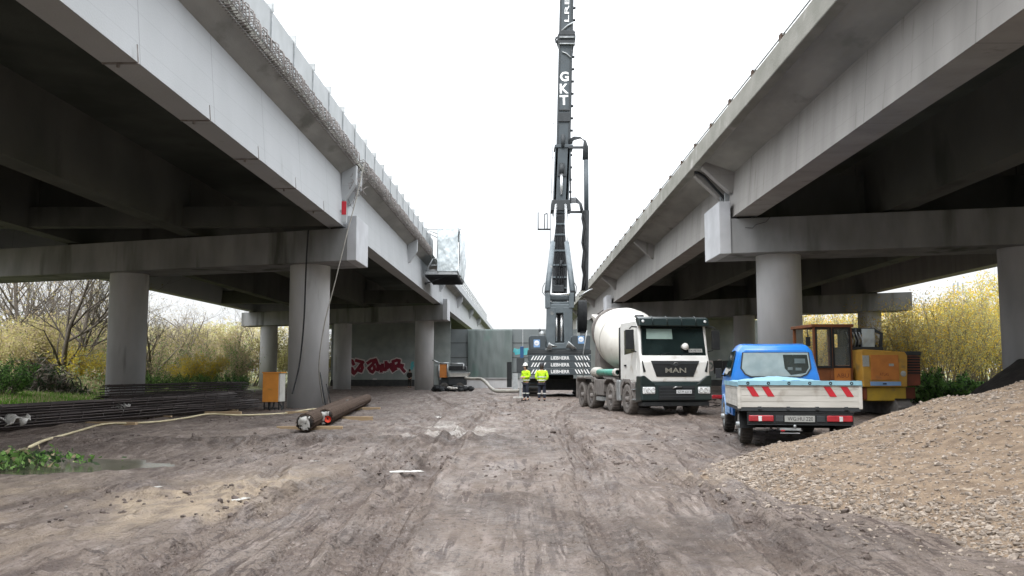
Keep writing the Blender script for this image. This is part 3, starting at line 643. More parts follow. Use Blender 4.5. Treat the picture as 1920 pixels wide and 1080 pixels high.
# chassis
m = MB(); 
for s in (-1, 1): m.box(s*.42-.05, s*.42+.05, .5, 8.6, .72, 1.02)
for y in (1.45, 3.45, 6.15, 7.5): m.cyl((-1, y, .51), (1, y, .51), .09, n=10)
for y in (.8, 2.4, 4.6, 8.5): m.box(-.42, .42, y-.05, y+.05, .78, .98)
m.box(-.5, .5, .6, 2.2, .45, .75); m.build('chassis', 'craned', mx_, bevel=.01)
# cab shell: side outline extruded, front narrowing slightly
m = MB()
pr = [(.02, 1.10), (.0, 1.75), (.12, 2.05), (.30, 2.95), (.45, 3.16), (2.15, 3.16), (2.2, 3.0), (2.2, 1.15), (2.05, 1.15), (2.0, 1.05), (.9, 1.05), (.6, 1.08)]
m.prism(pr, 'x', -1.2, 1.2); cab = m.build('cab', 'white', mx_, bevel=.09, seg=4)
m = MB(); m.hexa([(-1.12, .085, 1.97), (1.12, .085, 1.97), (1.12, .16, 1.97), (-1.12, .16, 1.97)], [(-1.09, .275, 2.95), (1.09, .275, 2.95), (1.09, .34, 2.95), (-1.09, .34, 2.95)]); ws = m.build('windscreen', 'glass', cab, bevel=.02)
m = MB()
for x in (-.5, .25): m.tube([(x, .09, 1.98), (x+.28, .11, 2.06), (x+.55, .125, 2.1)], .012, 5)
m.build('wiper', 'black', cab)
# things seen behind the windscreen: light blind, driver's papers, helmet on the dash
# dark mask around the windscreen + grille
m = MB(); m.hexa([(-.66, -.012, 1.28), (.62, -.012, 1.28), (.62, .05, 1.28), (-.62, .05, 1.28)], [(-.84, -.012, 1.80), (.84, -.012, 1.80), (.84, .05, 1.80), (-.84, .05, 1.80)]); gr = m.build('grille', 'black', cab, bevel=.015)
m = MB()
for z in np.arange(1.32, 1.56, .04): m.box(-.6-(z-1.28)*.35, .6+(z-1.28)*.35, -.022, -.013, z, z+.012)
m.prism([(-.80, 1.70), (-.2, 1.70), (0, 1.62), (.2, 1.70), (.80, 1.70), (.81, 1.76), (-.81, 1.76)], 'y', -.024, -.013); m.build('grille_slats', 'craned', gr)
text('MAN', 'badge', 'silver', gr, (0, -.03, 1.49), FACE_CAM, .72, .16, bold=.02)
m = MB(); m.tube([(-.07, -.032, 1.70), (-.02, -.032, 1.745), (.03, -.032, 1.74), (.08, -.032, 1.72)], .012, 5); m.build('emblem', 'silver', gr)
for s in (-1, 1):
    m = MB(); m.prism([(s*1.02, 1.45), (s*1.10, 1.42), (s*1.15, 1.78), (s*1.12, 1.80)][::(1 if s > 0 else -1)], 'y', -.006, .05); m.build('air_slot', 'black', cab)
# doors, side windows
for s in (-1, 1):
    xx = s*1.2
    d = MB(); d.prism([(.55, 1.16), (1.75, 1.16), (1.75, 2.98), (.62, 2.98), (.38, 2.1), (.38, 1.5)], 'x', min(xx, xx+s*.012), max(xx, xx+s*.012)); dr = d.build('door', 'white', cab, bevel=.004)
    d = MB(); d.prism([(.50, 2.1), (1.66, 2.02), (1.66, 2.86), (.68, 2.86)], 'x', min(xx+s*.013, xx+s*.02), max(xx+s*.013, xx+s*.02)); d.build('side_window', 'glass', dr, bevel=.003)
    d = MB(); d.box(min(xx+s*.013, xx+s*.05), max(xx+s*.013, xx+s*.05), 1.45, 1.62, 1.62, 1.68); d.build('door_handle', 'black', dr)
    # mirrors
    d = MB(); d.tube([(s*1.18, .35, 2.92), (s*1.42, .2, 2.93), (s*1.5, .18, 2.85)], .025, 6); d.tube([(s*1.2, .4, 2.1), (s*1.42, .22, 2.15)], .02, 6)
    d.box(s*1.5-.13, s*1.5+.13, .12, .24, 2.18, 2.82); d.build('mirror', 'black', cab, bevel=.04, seg=3)
    # steps / front mudguard area
    d = MB(); d.prism([(.5, .42), (.75, .42), (.8, .95), (.95, 1.06), (.55, 1.06), (.5, 1.0)], 'x', min(s*.9, s*1.21), max(s*.9, s*1.21))
    d.prism([(.78, .62), (.86, .62), (.98, .9), (1.2, 1.06), (1.75, 1.08), (2.0, .9), (2.08, .6), (2.2, .6), (2.18, 1.0), (1.9, 1.2), (1.1, 1.2), (.85, 1.0)], 'x', min(s*.9, s*1.22), max(s*.9, s*1.22))
    d.build('wheel_arch', 'blueg' if False else 'mudsteel', cab, bevel=.02)
    d = MB(); d.box(min(s*1.0, s*1.26), max(s*1.0, s*1.26), .5, .78, .50, .54); d.box(min(s*1.0, s*1.26), max(s*1.0, s*1.26), .52, .8, .84, .87); d.build('step', 'steelg', cab)
# blind edge: sun visor and roof
m = MB(); m.prism([(.02, 2.95), (.22, 2.94), (.45, 3.18), (.30, 3.27), (.08, 3.20)], 'x', -1.22, 1.22); vz = m.build('sun_visor', 'visor', cab, bevel=.03, seg=3)
for x in (-.75, -.25, .25, .75):
    m = MB(); m.tube([(x, -.0, 2.98), (x, .05, 3.2), (x, .2, 3.28)], .018, 6); m.build('visor_rib', 'visor', vz)
for x in (-1.08, 1.08):
    m = MB(); m.lathe([(0, .02), (.045, .015), (.05, 0)], (x, .04, 3.1), (0, -1, .2), 12); m.build('marker_lamp', 'lampw', vz)
m = MB(); m.lathe([(.07, 0), (.07, .1), (.05, .15), (0, .16)], (.62, 1.0, 3.15), n=12); m.build('beacon', 'boxorange', cab)
# interior bits seen through the glass, lying on the dash just behind it, set proud
m = MB(); m.lathe([(0, .16), (.07, .14), (.11, .08), (.13, 0), (.1, -.01)], (.38, .10, 2.24), (0, -.6, .8), 16); m.build('dashboard_helmet', 'helmet', cab)
m = MB(); m.box(.5, .98, .085, .092, 2.08, 2.2, 0, Matrix.Rotation(R(-10), 3, 'X')); nb = m.build('name_board', 'plateg', cab)
text('FX PETER', 'name_lettering', 'ink', nb, (.74, .080, 2.14), (PI/2-R(10), 0, 0), .42, .07)
m = MB(); m.hexa([(-.92, .19, 2.52), (-.02, .19, 2.52), (-.02, .2, 2.52), (-.92, .2, 2.52)], [(-.9, .26, 2.86), (-.02, .26, 2.86), (-.02, .27, 2.86), (-.9, .27, 2.86)])
m.v = [(x, y-.02-.0, z) for x, y, z in m.v]; m.build('roller_blind', mat('pale_blind', (.22, .3, .28), (.18, .25, .23), .6), cab)
# bumper
m = MB(); m.prism([(-.10, .50), (.5, .42), (.55, 1.1), (.02, 1.12), (-.06, 1.0)], 'x', -1.22, 1.22); bu = m.build('bumper', 'visor', mx_, bevel=.05, seg=3)
for s in (-1, 1):
    m = MB(); m.prism([(s*.68, 1.0), (s*1.225, 1.0), (s*1.225, 1.30), (s*1.08, 1.32), (s*.85, 1.14)][::s], 'y', -.075, .4); m.build('bumper_corner', 'visor', bu, bevel=.03)
m = MB(); m.box(-.62, .62, -.115, -.03, .52, .98); m.box(-1.15, 1.15, -.03, .5, .32, .47); m.build('bumper_centre', 'black', bu, bevel=.02)
for z in (.62, .72, .82, .92):
    m = MB(); m.box(-.6, .6, -.125, -.112, z, z+.02); m.build('bumper_rib', 'craned', bu)
for s in (-1, 1):
    m = MB(); m.box(min(s*.74, s*1.16), max(s*.74, s*1.16), -.12, .0, .72, .95); h_ = m.build('headlight', 'lampw', bu, bevel=.03)
    m = MB()
    for q in (.82, .98): m.lathe([(.055, .0), (.07, .012), (.08, 0)], (s*q, -.12, .83), (0, -1, 0), 14)
    m.build('lamp_ring', 'chrome', h_)
m = MB(); m.box(-.03, .5, -.14, -.127, .73, .85); m.v = [(x, y, z) for x, y, z in m.v]; pl = m.build('number_plate', 'plate', bu, bevel=.004)
text('SZ-M 6213', 'plate_lettering', 'ink', pl, (.235, -.1425, .79), FACE_CAM, .44, .075)
m = MB(); m.tube([(-.15, -.13, .9), (-.05, -.16, .95), (.15, -.15, .95)], .02, 6); m.build('tow_pin', 'silver', bu)
# body behind the cab: frame, drum, hopper, chute, pipes, mudguards, tank
m = MB(); m.box(-.55, .55, 2.45, 8.4, 1.02, 1.22); m.prism([(2.5, 1.2), (3.0, 1.2), (3.0, 2.1), (2.6, 2.1)], 'x', -.6, .6); m.prism([(6.9, 1.2), (7.9, 1.2), (7.7, 2.6), (7.3, 2.6)], 'x', -.55, .55); m.build('drum_frame', 'mudsteel', mx_, bevel=.02)
ax = Vector((0, math.cos(R(13)), math.sin(R(13)))); c0 = Vector((0, 2.62, 2.12))
prof = [(0, 0), (.55, .0), (.75, .08), (1.0, .9), (1.15, 1.7), (1.18, 2.2), (1.17, 2.9), (1.02, 3.7), (.8, 4.45), (.62, 5.0), (.55, 5.1), (.45, 5.05)]
m = MB(); m.lathe(prof, c0, ax, 56); drum = m.build('drum', 'drum', mx_)
m = MB(); m.lathe([(1.185, 2.28), (1.2, 2.3), (1.2, 2.34), (1.185, 2.36)], c0, ax, 56); m.build('drum_seam', 'boxgrey', drum)
m = MB(); m.lathe([(.86, 4.3), (.93, 4.32), (.93, 4.45), (.82, 4.47)], c0, ax, 56); m.build('roller_ring', 'mudsteel', drum)
m = MB(); p = c0+ax*1.1; 
for a in (R(60),): m.box(-.17, .17, p.y-.1, p.y+.28, p.z+1.02, p.z+1.12, 0, Matrix.Rotation(-.35, 3, 'X'))
m.build('hatch', 'craned', drum, bevel=.02)
m = MB(); m.prism([(7.3, 3.1), (8.3, 3.75), (8.3, 3.85), (7.1, 3.5)], 'x', -.55, .55); m.prism([(7.9, 2.2), (8.6, 2.7), (8.3, 3.3), (7.7, 3.0)], 'x', -.35, .35); m.build('hopper', 'boxgrey', mx_, bevel=.02)
m = MB(); m.tube([(0, 8.2, 2.3), (.1, 8.6, 1.8), (.3, 8.9, 1.35)], [.25, .22, .2], 10); m.build('chute', 'mudsteel', mx_)
m = MB(); m.cyl((-1.12, 3.0, 1.42), (-1.12, 5.2, 1.42), .12, n=18); tp = m.build('delivery_pipe', 'tealpipe', mx_)
m = MB(); m.lathe([(.09, -.02), (.135, -.02), (.14, .25), (.12, .26)], (-1.12, 2.78, 1.42), (0, 1, 0), 18); m.lathe([(.085, .3), (.085, .02)], (-1.12, 2.76, 1.42), (0, 1, 0), 18, 1); m.build('pipe_mouth', ['boxgrey', 'black'], tp)
m = MB(); m.lathe([(0, -.02), (.17, .05), (.2, .2), (.2, .75), (.17, .9), (0, .95)], (-1.05, 5.2, 1.42), (0, 1, 0), 18); m.build('water_tank', 'boxgrey', mx_)
for s in (-1, 1):
    x0, x1 = (min(s*.85, s*1.24), max(s*.85, s*1.24))
    m = MB(); m.prism([(2.7, .75), (2.8, 1.05), (3.1, 1.16), (3.8, 1.16), (4.15, 1.0), (4.2, .7), (4.26, .7), (4.24, 1.06), (3.85, 1.22), (3.05, 1.22), (2.74, 1.1), (2.64, .75)], 'x', x0, x1); m.build('mudguard', 'mudsteel', mx_, bevel=.01)
    m = MB(); m.prism([(5.45, .6), (5.5, 1.12), (5.6, 1.17), (8.1, 1.17), (8.2, 1.05), (8.25, .35), (8.3, .35), (8.27, 1.12), (8.15, 1.24), (5.55, 1.24), (5.4, 1.14), (5.38, .6)], 'x', x0, x1); m.build('mudguard', 'mudsteel', mx_, bevel=.01)
    m = MB(); m.box(min(s*.75, s*1.22), max(s*.75, s*1.22), 4.28, 5.3, .55, 1.15); m.build('side_box', 'mudsteel', mx_, bevel=.03)
    m = MB(); m.box(min(s*1.0, s*1.23), max(s*1.0, s*1.23), 4.32, 5.25, .36, .5); m.build('side_step', 'steelg', mx_)
    m = MB(); m.box(min(s*.95, s*1.235), max(s*.95, s*1.235), 2.25, 2.62, .42, 1.15); m.build('fuel_tank', 'steelg', mx_, bevel=.04)
m = MB(); m.tube([(-1.1, 7.0, 3.1), (-1.18, 7.3, 2.2), (-1.18, 7.3, 1.25)], .022, 6); m.build('water_pipe', 'steelg', mx_)
m = MB(); m.tube([(-1.15, 2.32, 1.2), (-1.15, 2.32, 3.0)], .06, 10); m.build('air_intake', 'black', mx_)

# ================================================================ BLUE FLATBED PICKUP (rear at local y=0, front towards +y)
pk = thing('pickup_truck', (5.08, 16.0, gz(5.3, 17.5)-.01), R(-8), 'blue single-cab flatbed pickup with white drop sides and light blue bed cover', 'pickup')
for y in (.95, 4.15):
    for s in (-1, 1): tyre(pk, s*.86, y, .335, .335, .23, s, rimm='steelg', tm='rubber')
m = MB()
for s in (-1, 1): m.box(s*.4-.04, s*.4+.04, .05, 4.6, .48, .62)
for y in (.95, 4.15): m.cyl((-.86, y, .335), (.86, y, .335), .05, n=8)
m.box(-.85, .85, .12, 2.5, .50, .66); m.box(-.35, .35, 1.4, 2.2, .3, .5); m.cyl((-.5, .3, .38), (-.5, 1.2, .38), .06, n=10); m.build('chassis', 'black', pk)
for s in (-1, 1): m = MB(); m.prism([(.5, .3), (.62, .62), (1.3, .62), (1.45, .3), (1.41, .3), (1.27, .58), (.66, .58), (.54, .3)], 'x', min(s*.72, s*1.0), max(s*.72, s*1.0)); m.build('mudguard', 'black', pk)
m = MB(); m.box(-1.05, 1.05, 0, 2.62, .64, .70); fl = m.build('bed_floor', 'craned', pk)
def board(a, b, nm='tailboard'):
    a = Vector(a); b = Vector(b); d = (b-a).normalized(); n_ = Vector((d.y, -d.x, 0))*.025; m = MB()
    for k in range(4):
        z0 = .705+k*.105+.002; z1 = z0+.098
        m.hexa([a-n_+Vector((0, 0, z0)), b-n_+Vector((0, 0, z0)), b+n_+Vector((0, 0, z0)), a+n_+Vector((0, 0, z0))][::-1], [a-n_+Vector((0, 0, z1)), b-n_+Vector((0, 0, z1)), b+n_+Vector((0, 0, z1)), a+n_+Vector((0, 0, z1))][::-1])
        n2 = n_*.8
        m.hexa([a-n2+Vector((0, 0, z1)), b-n2+Vector((0, 0, z1)), b+n2+Vector((0, 0, z1)), a+n2+Vector((0, 0, z1))][::-1], [a-n2+Vector((0, 0, z1+.007)), b-n2+Vector((0, 0, z1+.007)), b+n2+Vector((0, 0, z1+.007)), a+n2+Vector((0, 0, z1+.007))][::-1])
    return m.build(nm, 'bed', pk, bevel=.004)
tb = board((-1.04, .02, 0), (1.04, .02, 0)); board((-1.04, .06, 0), (-1.04, 2.6, 0), 'side_board'); board((1.04, .06, 0), (1.04, 2.6, 0), 'side_board'); board((-1.04, 2.6, 0), (1.04, 2.6, 0), 'front_board')
for s in (-1, 1):
    m = MB(); m.box(s*1.055-.03, s*1.055+.03, -.02, .05, .68, 1.14); m.build('corner_post', 'bed', pk, bevel=.01)
m = MB()
for x in (-.93, -.66, .42, .71):
    m.add([(x, -.012, 1.08), (x+.12, -.012, 1.08), (x+.23, -.012, .90), (x+.11, -.012, .90)], [(0, 3, 2, 1)])
m.build('warning_stripe', 'red', tb)
m = MB()
for x in (-.7, -.2, .3, .8): m.box(x-.03, x+.03, -.03, .0, .67, .72)
m.build('hinge', 'craned', tb)
# cover: ridge in the middle with hanging flap
m = MB(); n = 24; W, Ln = 1.075, 2.62
vv = []; rows = 10
for j in range(rows+1):
    y = -.03+Ln*j/rows
    for i in range(n+1):
        u = -1+2*i/n; x = W*u; z = 1.135+.12*max(0, 1-abs(u+.12)*1.05)*(.35+.65*min(1, j/4+.2))+.008*math.sin(i*2.3+j)
        vv.append((x, y, z))
m.add(vv, [(j*(n+1)+i, j*(n+1)+i+1, (j+1)*(n+1)+i+1, (j+1)*(n+1)+i) for j in range(rows) for i in range(n)], 0, True)
m.hexa([(-W, -.045, 1.105), (W, -.045, 1.105), (W, -.025, 1.105), (-W, -.025, 1.105)], [(-W, -.04, 1.185), (W, -.04, 1.185), (W, -.025, 1.185), (-W, -.025, 1.185)])
for s in (-1, 1): m.box(min(s*1.07, s*1.085), max(s*1.07, s*1.085), -.03, 2.6, 1.08, 1.165)
cv = m.build('bed_cover', 'cover', pk)
m = MB()
for x in np.linspace(-.9, .9, 6): m.lathe([(.012, 0), (.025, .006), (.03, 0)], (x, -.046, 1.14), (0, -1, 0), 8)
m.build('eyelet', 'black', cv)
# rear light bar
m = MB(); m.box(-.92, .92, -.02, .06, .40, .62); lb = m.build('light_bar', 'black', pk, bevel=.02)
m = MB(); m.box(-.93, .93, -.03, -.018, .395, .405); m.box(-.93, .93, -.03, -.018, .615, .622); m.build('trim', 'craned', lb)
for s in (-1, 1):
    m = MB(); m.box(min(s*.46, s*.9), max(s*.46, s*.9), -.05, -.018, .455, .565); la = m.build('tail_lamp', 'redlamp', lb, bevel=.02, seg=3)
    m = MB(); m.box(s*.70-.03, s*.70+.03, -.056, -.048, .46, .55); m.build('reversing_lens', 'lampw', la, bevel=.005)
    m = MB(); m.box(min(s*.29, s*.43), max(s*.29, s*.43), -.035, -.018, .45, .56); m.build('lamp_holder', 'craned', lb, bevel=.01)
m = MB(); m.box(-.27, .25, -.042, -.02, .45, .56); pp = m.build('number_plate', 'plateg', lb)
text('WG:HU 220', 'plate_lettering', 'ink', pp, (.0, -.045, .505), FACE_CAM, .44, .07)
m = MB(); m.box(-.36, .0, -.06, .3, .3, .34); m.box(-.36, -.02, -.075, -.058, .245, .26); m.cyl((-.1, -.05, .34), (-.1, -.05, .4), .025, n=8); m.build('tow_bar', 'steelg', pk)
m = MB(); m.box(-.35, -.28, -.078, -.066, .285, .31); m.build('reflector', 'redlamp', pk)
# cab
def ring(y, zt, wt, wb, zb=.42):
    return [(-wb, y, zb), (-wb-.01, y, 1.0), (-wb+.03, y, 1.25), (-wt, y, zt-.12), (-wt+.1, y, zt), (wt-.1, y, zt), (wt, y, zt-.12), (wb-.03, y, 1.25), (wb+.01, y, 1.0), (wb, y, zb)]
st = [(2.74, 1.80, .72, .90), (2.80, 1.9, .76, .92), (3.3, 1.95, .77, .93), (3.9, 1.94, .77, .94), (4.25, 1.82, .76, .94), (4.75, 1.2, .8, .94), (5.1, 1.08, .8, .9), (5.2, .9, .78, .88)]
m = MB(); rg = [ring(*s_) for s_ in st]; k = 10
m.add([p for r_ in rg for p in r_], [(i*k+j, i*k+(j+1) % k, (i+1)*k+(j+1) % k, (i+1)*k+j) for i in range(len(st)-1) for j in range(k)], 0, True)
m.add(rg[0], [tuple(range(k))[::-1]]); m.add(rg[-1], [tuple(range(k))]); 
# fix orientation later with normals
pc = m.build('cab', 'blue', pk, bevel=.03, seg=3)
m = MB()
gp = [(-.62, 1.30), (-.70, 1.42), (-.66, 1.74), (.66, 1.74), (.70, 1.42), (.62, 1.30), (.5, 1.245), (-.5, 1.245)]
def on_back(x, z): return 2.735
m.prism([(x*1.04, (z-1.5)*1.06+1.5) for x, z in gp], 'y', 2.722, 2.75); m.build('window_seal', 'craned', pc)
m = MB(); m.prism(gp[:3]+gp[3:], 'y', 2.712, 2.73); rw = m.build('rear_window', 'glassb', pc, bevel=.005)
m = MB(); m.prism([(.15, 1.70), (.64, 1.70), (.67, 1.44), (.60, 1.32), (.3, 1.28), (.18, 1.42)], 'y', 2.704, 2.715); m.build('clear_pane', 'glass', rw); m = MB(); m.box(.24, .34, 2.699, 2.705, 1.38, 1.44); m.box(.40, .52, 2.699, 2.705, 1.37, 1.43); m.box(.38, .60, 2.699, 2.705, 1.52, 1.62); m.build('headrest', mat('seat_fabric', (.12, .14, .14), (.08, .1, .1), .9), rw, bevel=.01)
for s in (-1, 1):
    m = MB(); m.add([(s*.925, 3.0, 1.27), (s*.79, 3.02, 1.80), (s*.79, 3.95, 1.78), (s*.925, 4.35, 1.27)], [(0, 1, 2, 3)]); o_ = m.build('side_window', 'glass', pc, solid=.02); 
    m = MB(); m.prism([(3.75, .4), (3.8, .62), (4.0, .76), (4.3, .76), (4.5, .6), (4.55, .4), (4.62, .4), (4.56, .66), (4.34, .83), (3.96, .83), (3.72, .66), (3.68, .4)], 'x', min(s*.90, s*.97), max(s*.90, s*.97)); m.build('wheel_arch', 'blueg', pc, bevel=.01)
    m = MB(); m.box(min(s*.99, s*1.12), max(s*.99, s*1.12), 4.2, 4.3, 1.2, 1.42); m.cyl((s*.9, 4.3, 1.25), (s*1.05, 4.25, 1.28), .02, n=6); m.build('mirror', 'black', pc, bevel=.02)
    m = MB(); m.box(min(s*.94, s*.955), max(s*.94, s*.955), 3.0, 4.2, .46, .86); m.build('sill_panel', 'blueg', pc)

# ================================================================ ORANGE EXCAVATOR / OLD MACHINE
ex = thing('excavator', (11.05, 29.6, gz(11.7, 29.6)-.05), R(4), 'old orange excavator with a yellow chassis parked behind the gravel heap', 'excavator')
m = MB(); m.box(-1.4, .35, -.9, 1.4, .55, .95); m.box(.05, 1.35, -1.2, 1.0, .55, 1.0); m.build('lower_frame', 'yellow', ex, bevel=.03)
m = MB(); m.box(-.02, .04, -1.22, -.8, .6, .98); m.box(1.36, 1.8, -.9, 1.2, .62, .98); m.build('frame_recess', 'redbrown', ex)
for x in (-1.0, 1.2):
    m = MB(); m.prism([(-1.3, .1), (-1.45, .35), (-1.2, .6), (1.5, .6), (1.75, .35), (1.6, .1)], 'x', x-.25, x+.25); tk = m.build('track', 'mudsteel', ex, bevel=.03)
    m = MB()
    for y in np.arange(-1.3, 1.6, .15): m.box(x-.27, x+.27, y, y+.05, .07, .11); m.box(x-.27, x+.27, y, y+.05, .59, .63)
    m.build('track_shoes', 'soil', tk)
# engine housing
m = MB(); m.prism([(-.12, 1.0), (1.15, 1.0), (1.32, 1.0), (1.36, 2.0), (1.28, 2.12), (-.05, 2.2), (-.16, 2.16)], 'y', -1.35, .9); eh = m.build('engine_housing', 'ochre', ex, bevel=.03)
m = MB(); m.box(.13, 1.05, -1.375, -1.352, 1.22, 2.02); dr = m.build('engine_door', 'orange', eh, bevel=.01)
m = MB(); m.box(.1, 1.1, -1.37, -1.352, 1.04, 1.17); m.build('blue_strip', 'blueg', eh)
m = MB(); m.box(-.13, .08, -1.37, -1.352, 1.65, 2.0); m.box(.72, .88, -1.385, -1.376, 1.66, 1.74); m.lathe([(0, .004), (.09, .003), (.095, 0)], (1.2, -1.352, 1.42), (0, -1, 0), 16); m.build('sticker', 'plateg', eh)
m = MB(); m.box(.5, .62, -1.38, -1.372, 1.08, 1.12); m.build('latch', 'black', eh)
text('ATLAS', 'door_lettering', 'redbrown', dr, (.55, -1.379, 1.4), FACE_CAM, .3, .09)
m = MB(); m.prism([(1.36, 1.02), (1.84, 1.05), (1.86, 1.98), (1.4, 2.05)], 'y', -1.2, .8); gh = m.build('radiator_housing', 'redbrown', ex, bevel=.02)
m = MB()
for z in np.arange(1.42, 1.98, .085): m.box(1.42, 1.83, -1.23, -1.19, z, z+.045)
m.build('louvres', 'black', gh)
m = MB(); m.box(1.3, 1.89, -1.22, .85, 2.0, 2.14); m.build('top_cover', 'craned', ex, bevel=.03)
# cab
m = MB(); X0, X1, Y0, Y1 = -1.5, -.3, -.9, .75
for (x, y) in ((X0, Y0), (X1, Y0), (X0, Y1), (X1, Y1), (-.93, Y0)):
    m.box(x-.045, x+.045, y-.04, y+.04, 1.0, 2.95)
m.box(X0, X1, Y0, Y0+.05, 1.0, 1.65); m.box(X0, X1, Y1-.03, Y1+.03, 1.0, 1.6); m.box(X0-.03, X0+.03, Y0, Y1, 1.0, 1.5); m.box(X1-.03, X1+.03, Y0, Y1, 1.0, 1.7)
m.box(X0-.1, X1+.1, Y0-.08, Y1+.08, 2.92, 3.02); m.box(X0, X1, Y0, Y1, .95, 1.0); m.box(X0+.1, X1+.1, Y0-.3, Y0, .98, 1.06)
cb = m.build('cab', 'oldorange', ex, bevel=.012)
m = MB(); m.box(-.89, -.35, Y0-.06, Y0-.045, 1.05, 1.62); cd2 = m.build('cab_door', 'orange', cb, bevel=.005)
text('ABU', 'door_lettering', 'redbrown', cd2, (-.62, Y0-.063, 1.36), FACE_CAM, .4, .13)
for a in ((-1.45, -.98, Y0, 1.66), (-.88, -.35, Y0, 1.66), (X0+.05, X1-.05, Y1, 1.62)): MB().box(a[0], a[1], a[2]-.005, a[2]+.005, a[3], 2.9).build('cab_window', 'cabglass', cb)
m = MB()
for a in ((-1.455, -.975), (-.885, -.345)):
    for x in a: m.box(x-.03, x+.03, Y0-.06, Y0-.045, 1.62, 2.93)
    m.box(a[0]-.03, a[1]+.03, Y0-.062, Y0-.047, 2.88, 2.94); m.box(a[0]-.03, a[1]+.03, Y0-.062, Y0-.047, 1.6, 1.67)
m.build('window_gasket', 'black', cb)
m = MB(); m.box(-1.4, -.95, -.1, .3, 1.3, 1.45); m.box(-1.4, -.95, .22, .32, 1.45, 2.05); m.cyl((-1.2, .5, 1.0), (-1.2, .35, 1.8), .03, n=6); m.build('seat', 'black', cb, bevel=.03)
m = MB(); m.box(-.3, 1.0, -.5, .6, 1.0, 2.3); m.box(-.2, .15, -.2, .3, 2.2, 2.85); m.cyl((.3, 0, 2.2), (.35, 0, 2.95), .07, n=8); m.box(-.3, .9, .1, .5, 2.75, 2.95); m.cyl((.85, .1, 2.2), (.95, .1, 2.95), .09, n=8); m.tube([(.9, 0, 2.9), (1.15, -.1, 2.75), (1.1, -.1, 2.3)], .06, 8)
m.box(.35, 1.2, .35, .6, 2.1, 2.4); m.build('boom_foot', 'craned', ex, bevel=.02)
m = MB()
for q in range(9):
    x = -.1+q*.11; m.tube([(x, -.25, 2.2), (x+.05, -.3, 2.5), (x-.03, -.25, 2.8)], .02, 5)
m.build('hydraulic_hose', 'steelg', ex)
V = []; a = np.linspace(.35, .78, 12); b = np.linspace(2.2, 2.9, 14); XX, ZZ = np.meshgrid(a, b); YY = -.36+.05*fbm(XX*6, ZZ*5, 91, 3)
i_, j_ = np.meshgrid(np.arange(11), np.arange(13)); b0 = (j_*12+i_).ravel()
fm = npmesh('plastic_sheet', np.stack([XX.ravel(), YY.ravel(), ZZ.ravel()], 1), np.stack([b0, b0+1, b0+13, b0+12], 1), 'film', ex, smooth=True); fm.modifiers.new('s', 'SOLIDIFY').thickness = .006
m = MB(); m.tube([(-1.55, -.8, 2.9), (-1.75, -1.0, 2.85), (-1.75, -1.0, 2.55)], .015, 5); m.box(-1.82, -1.68, -1.03, -.98, 2.3, 2.6); m.build('mirror', 'black', ex)

# ================================================================ PILING RIG (tall leader on crawler)
CX, CY = 2.4, 53.5
rg_ = thing('piling_rig', (CX, CY, gz(CX, CY)), 0, 'tall dark grey piling rig with a lettered leader rising out of the picture', 'crane')
def at(px, py, Yd): p = P(px, py, Yd); return Vector((p.x-CX, p.y-CY, p.z-rg_.location.z))
G = gz(CX, CY)
for s in (-1, 1):
    m = MB(); m.prism([(-2.6, .15), (-2.9, .5), (-2.6, .95), (3.2, .95), (3.5, .5), (3.2, .15)], 'x', s*1.55-.4, s*1.55+.4); tk = m.build('crawler', 'craned', rg_, bevel=.04)
    m = MB()
    for y in np.arange(-2.7, 3.3, .22): m.box(s*1.55-.43, s*1.55+.43, y, y+.08, .02, .16); m.box(s*1.55-.43, s*1.55+.43, y, y+.08, .94, .99)
    for z in (.25, .45, .65, .85): m.box(s*1.55-.43, s*1.55+.43, -2.93+abs(z-.5)*.5, -2.8, z, z+.08)
    m.build('track_shoes', 'soil', tk)
m = MB(); m.box(-1.2, 1.2, -1.8, 2.2, .35, 1.0); m.cyl((0, 0, .9), (0, 0, 1.3), 1.0, n=28); m.build('undercarriage', 'black', rg_)
m = MB(); m.box(-1.5, 1.5, -2.9, 2.8, 1.25, 1.6); m.build('turntable_deck', 'craned', rg_)
# counterweights, rear face at y=-3.4
for q in range(3):
    z0 = 1.24+q*.385; m = MB(); m.prism([(-1.78, z0+.05), (-1.72, z0), (1.72, z0), (1.78, z0+.05), (1.78, z0+.37), (-1.78, z0+.37)], 'y', -3.42, -2.2); cw = m.build('counterweight', 'crane', rg_, bevel=.02)
    text('LIEBHERR', 'lettering', 'wletter', cw, (.03, -3.427, z0+.19), FACE_CAM, 1.05, .19, bold=.02)
    m = MB()
    for s in (-1, 1):
        for k in range(5):
            x = s*(.98+k*.165); a = [(x, z0+.07), (x+.07, z0+.07), (x+.07+s*-.0+.14*(-s)*-1*(1 if s < 0 else -1)*-1, z0+.31), (x+.14*(1 if s < 0 else -1), z0+.31)]
            dx = .14*(1 if s < 0 else -1)
            m.add([(x, -3.426, z0+.07), (x+.075, -3.426, z0+.07), (x+.075+dx, -3.426, z0+.31), (x+dx, -3.426, z0+.31)], [(0, 1, 2, 3)])
    m.build('hazard_stripe', 'wletter', cw)
m = MB(); m.box(-1.8, 1.8, -3.3, -.5, 2.42, 2.66); m.build('machine_deck', 'craned', rg_, bevel=.02)
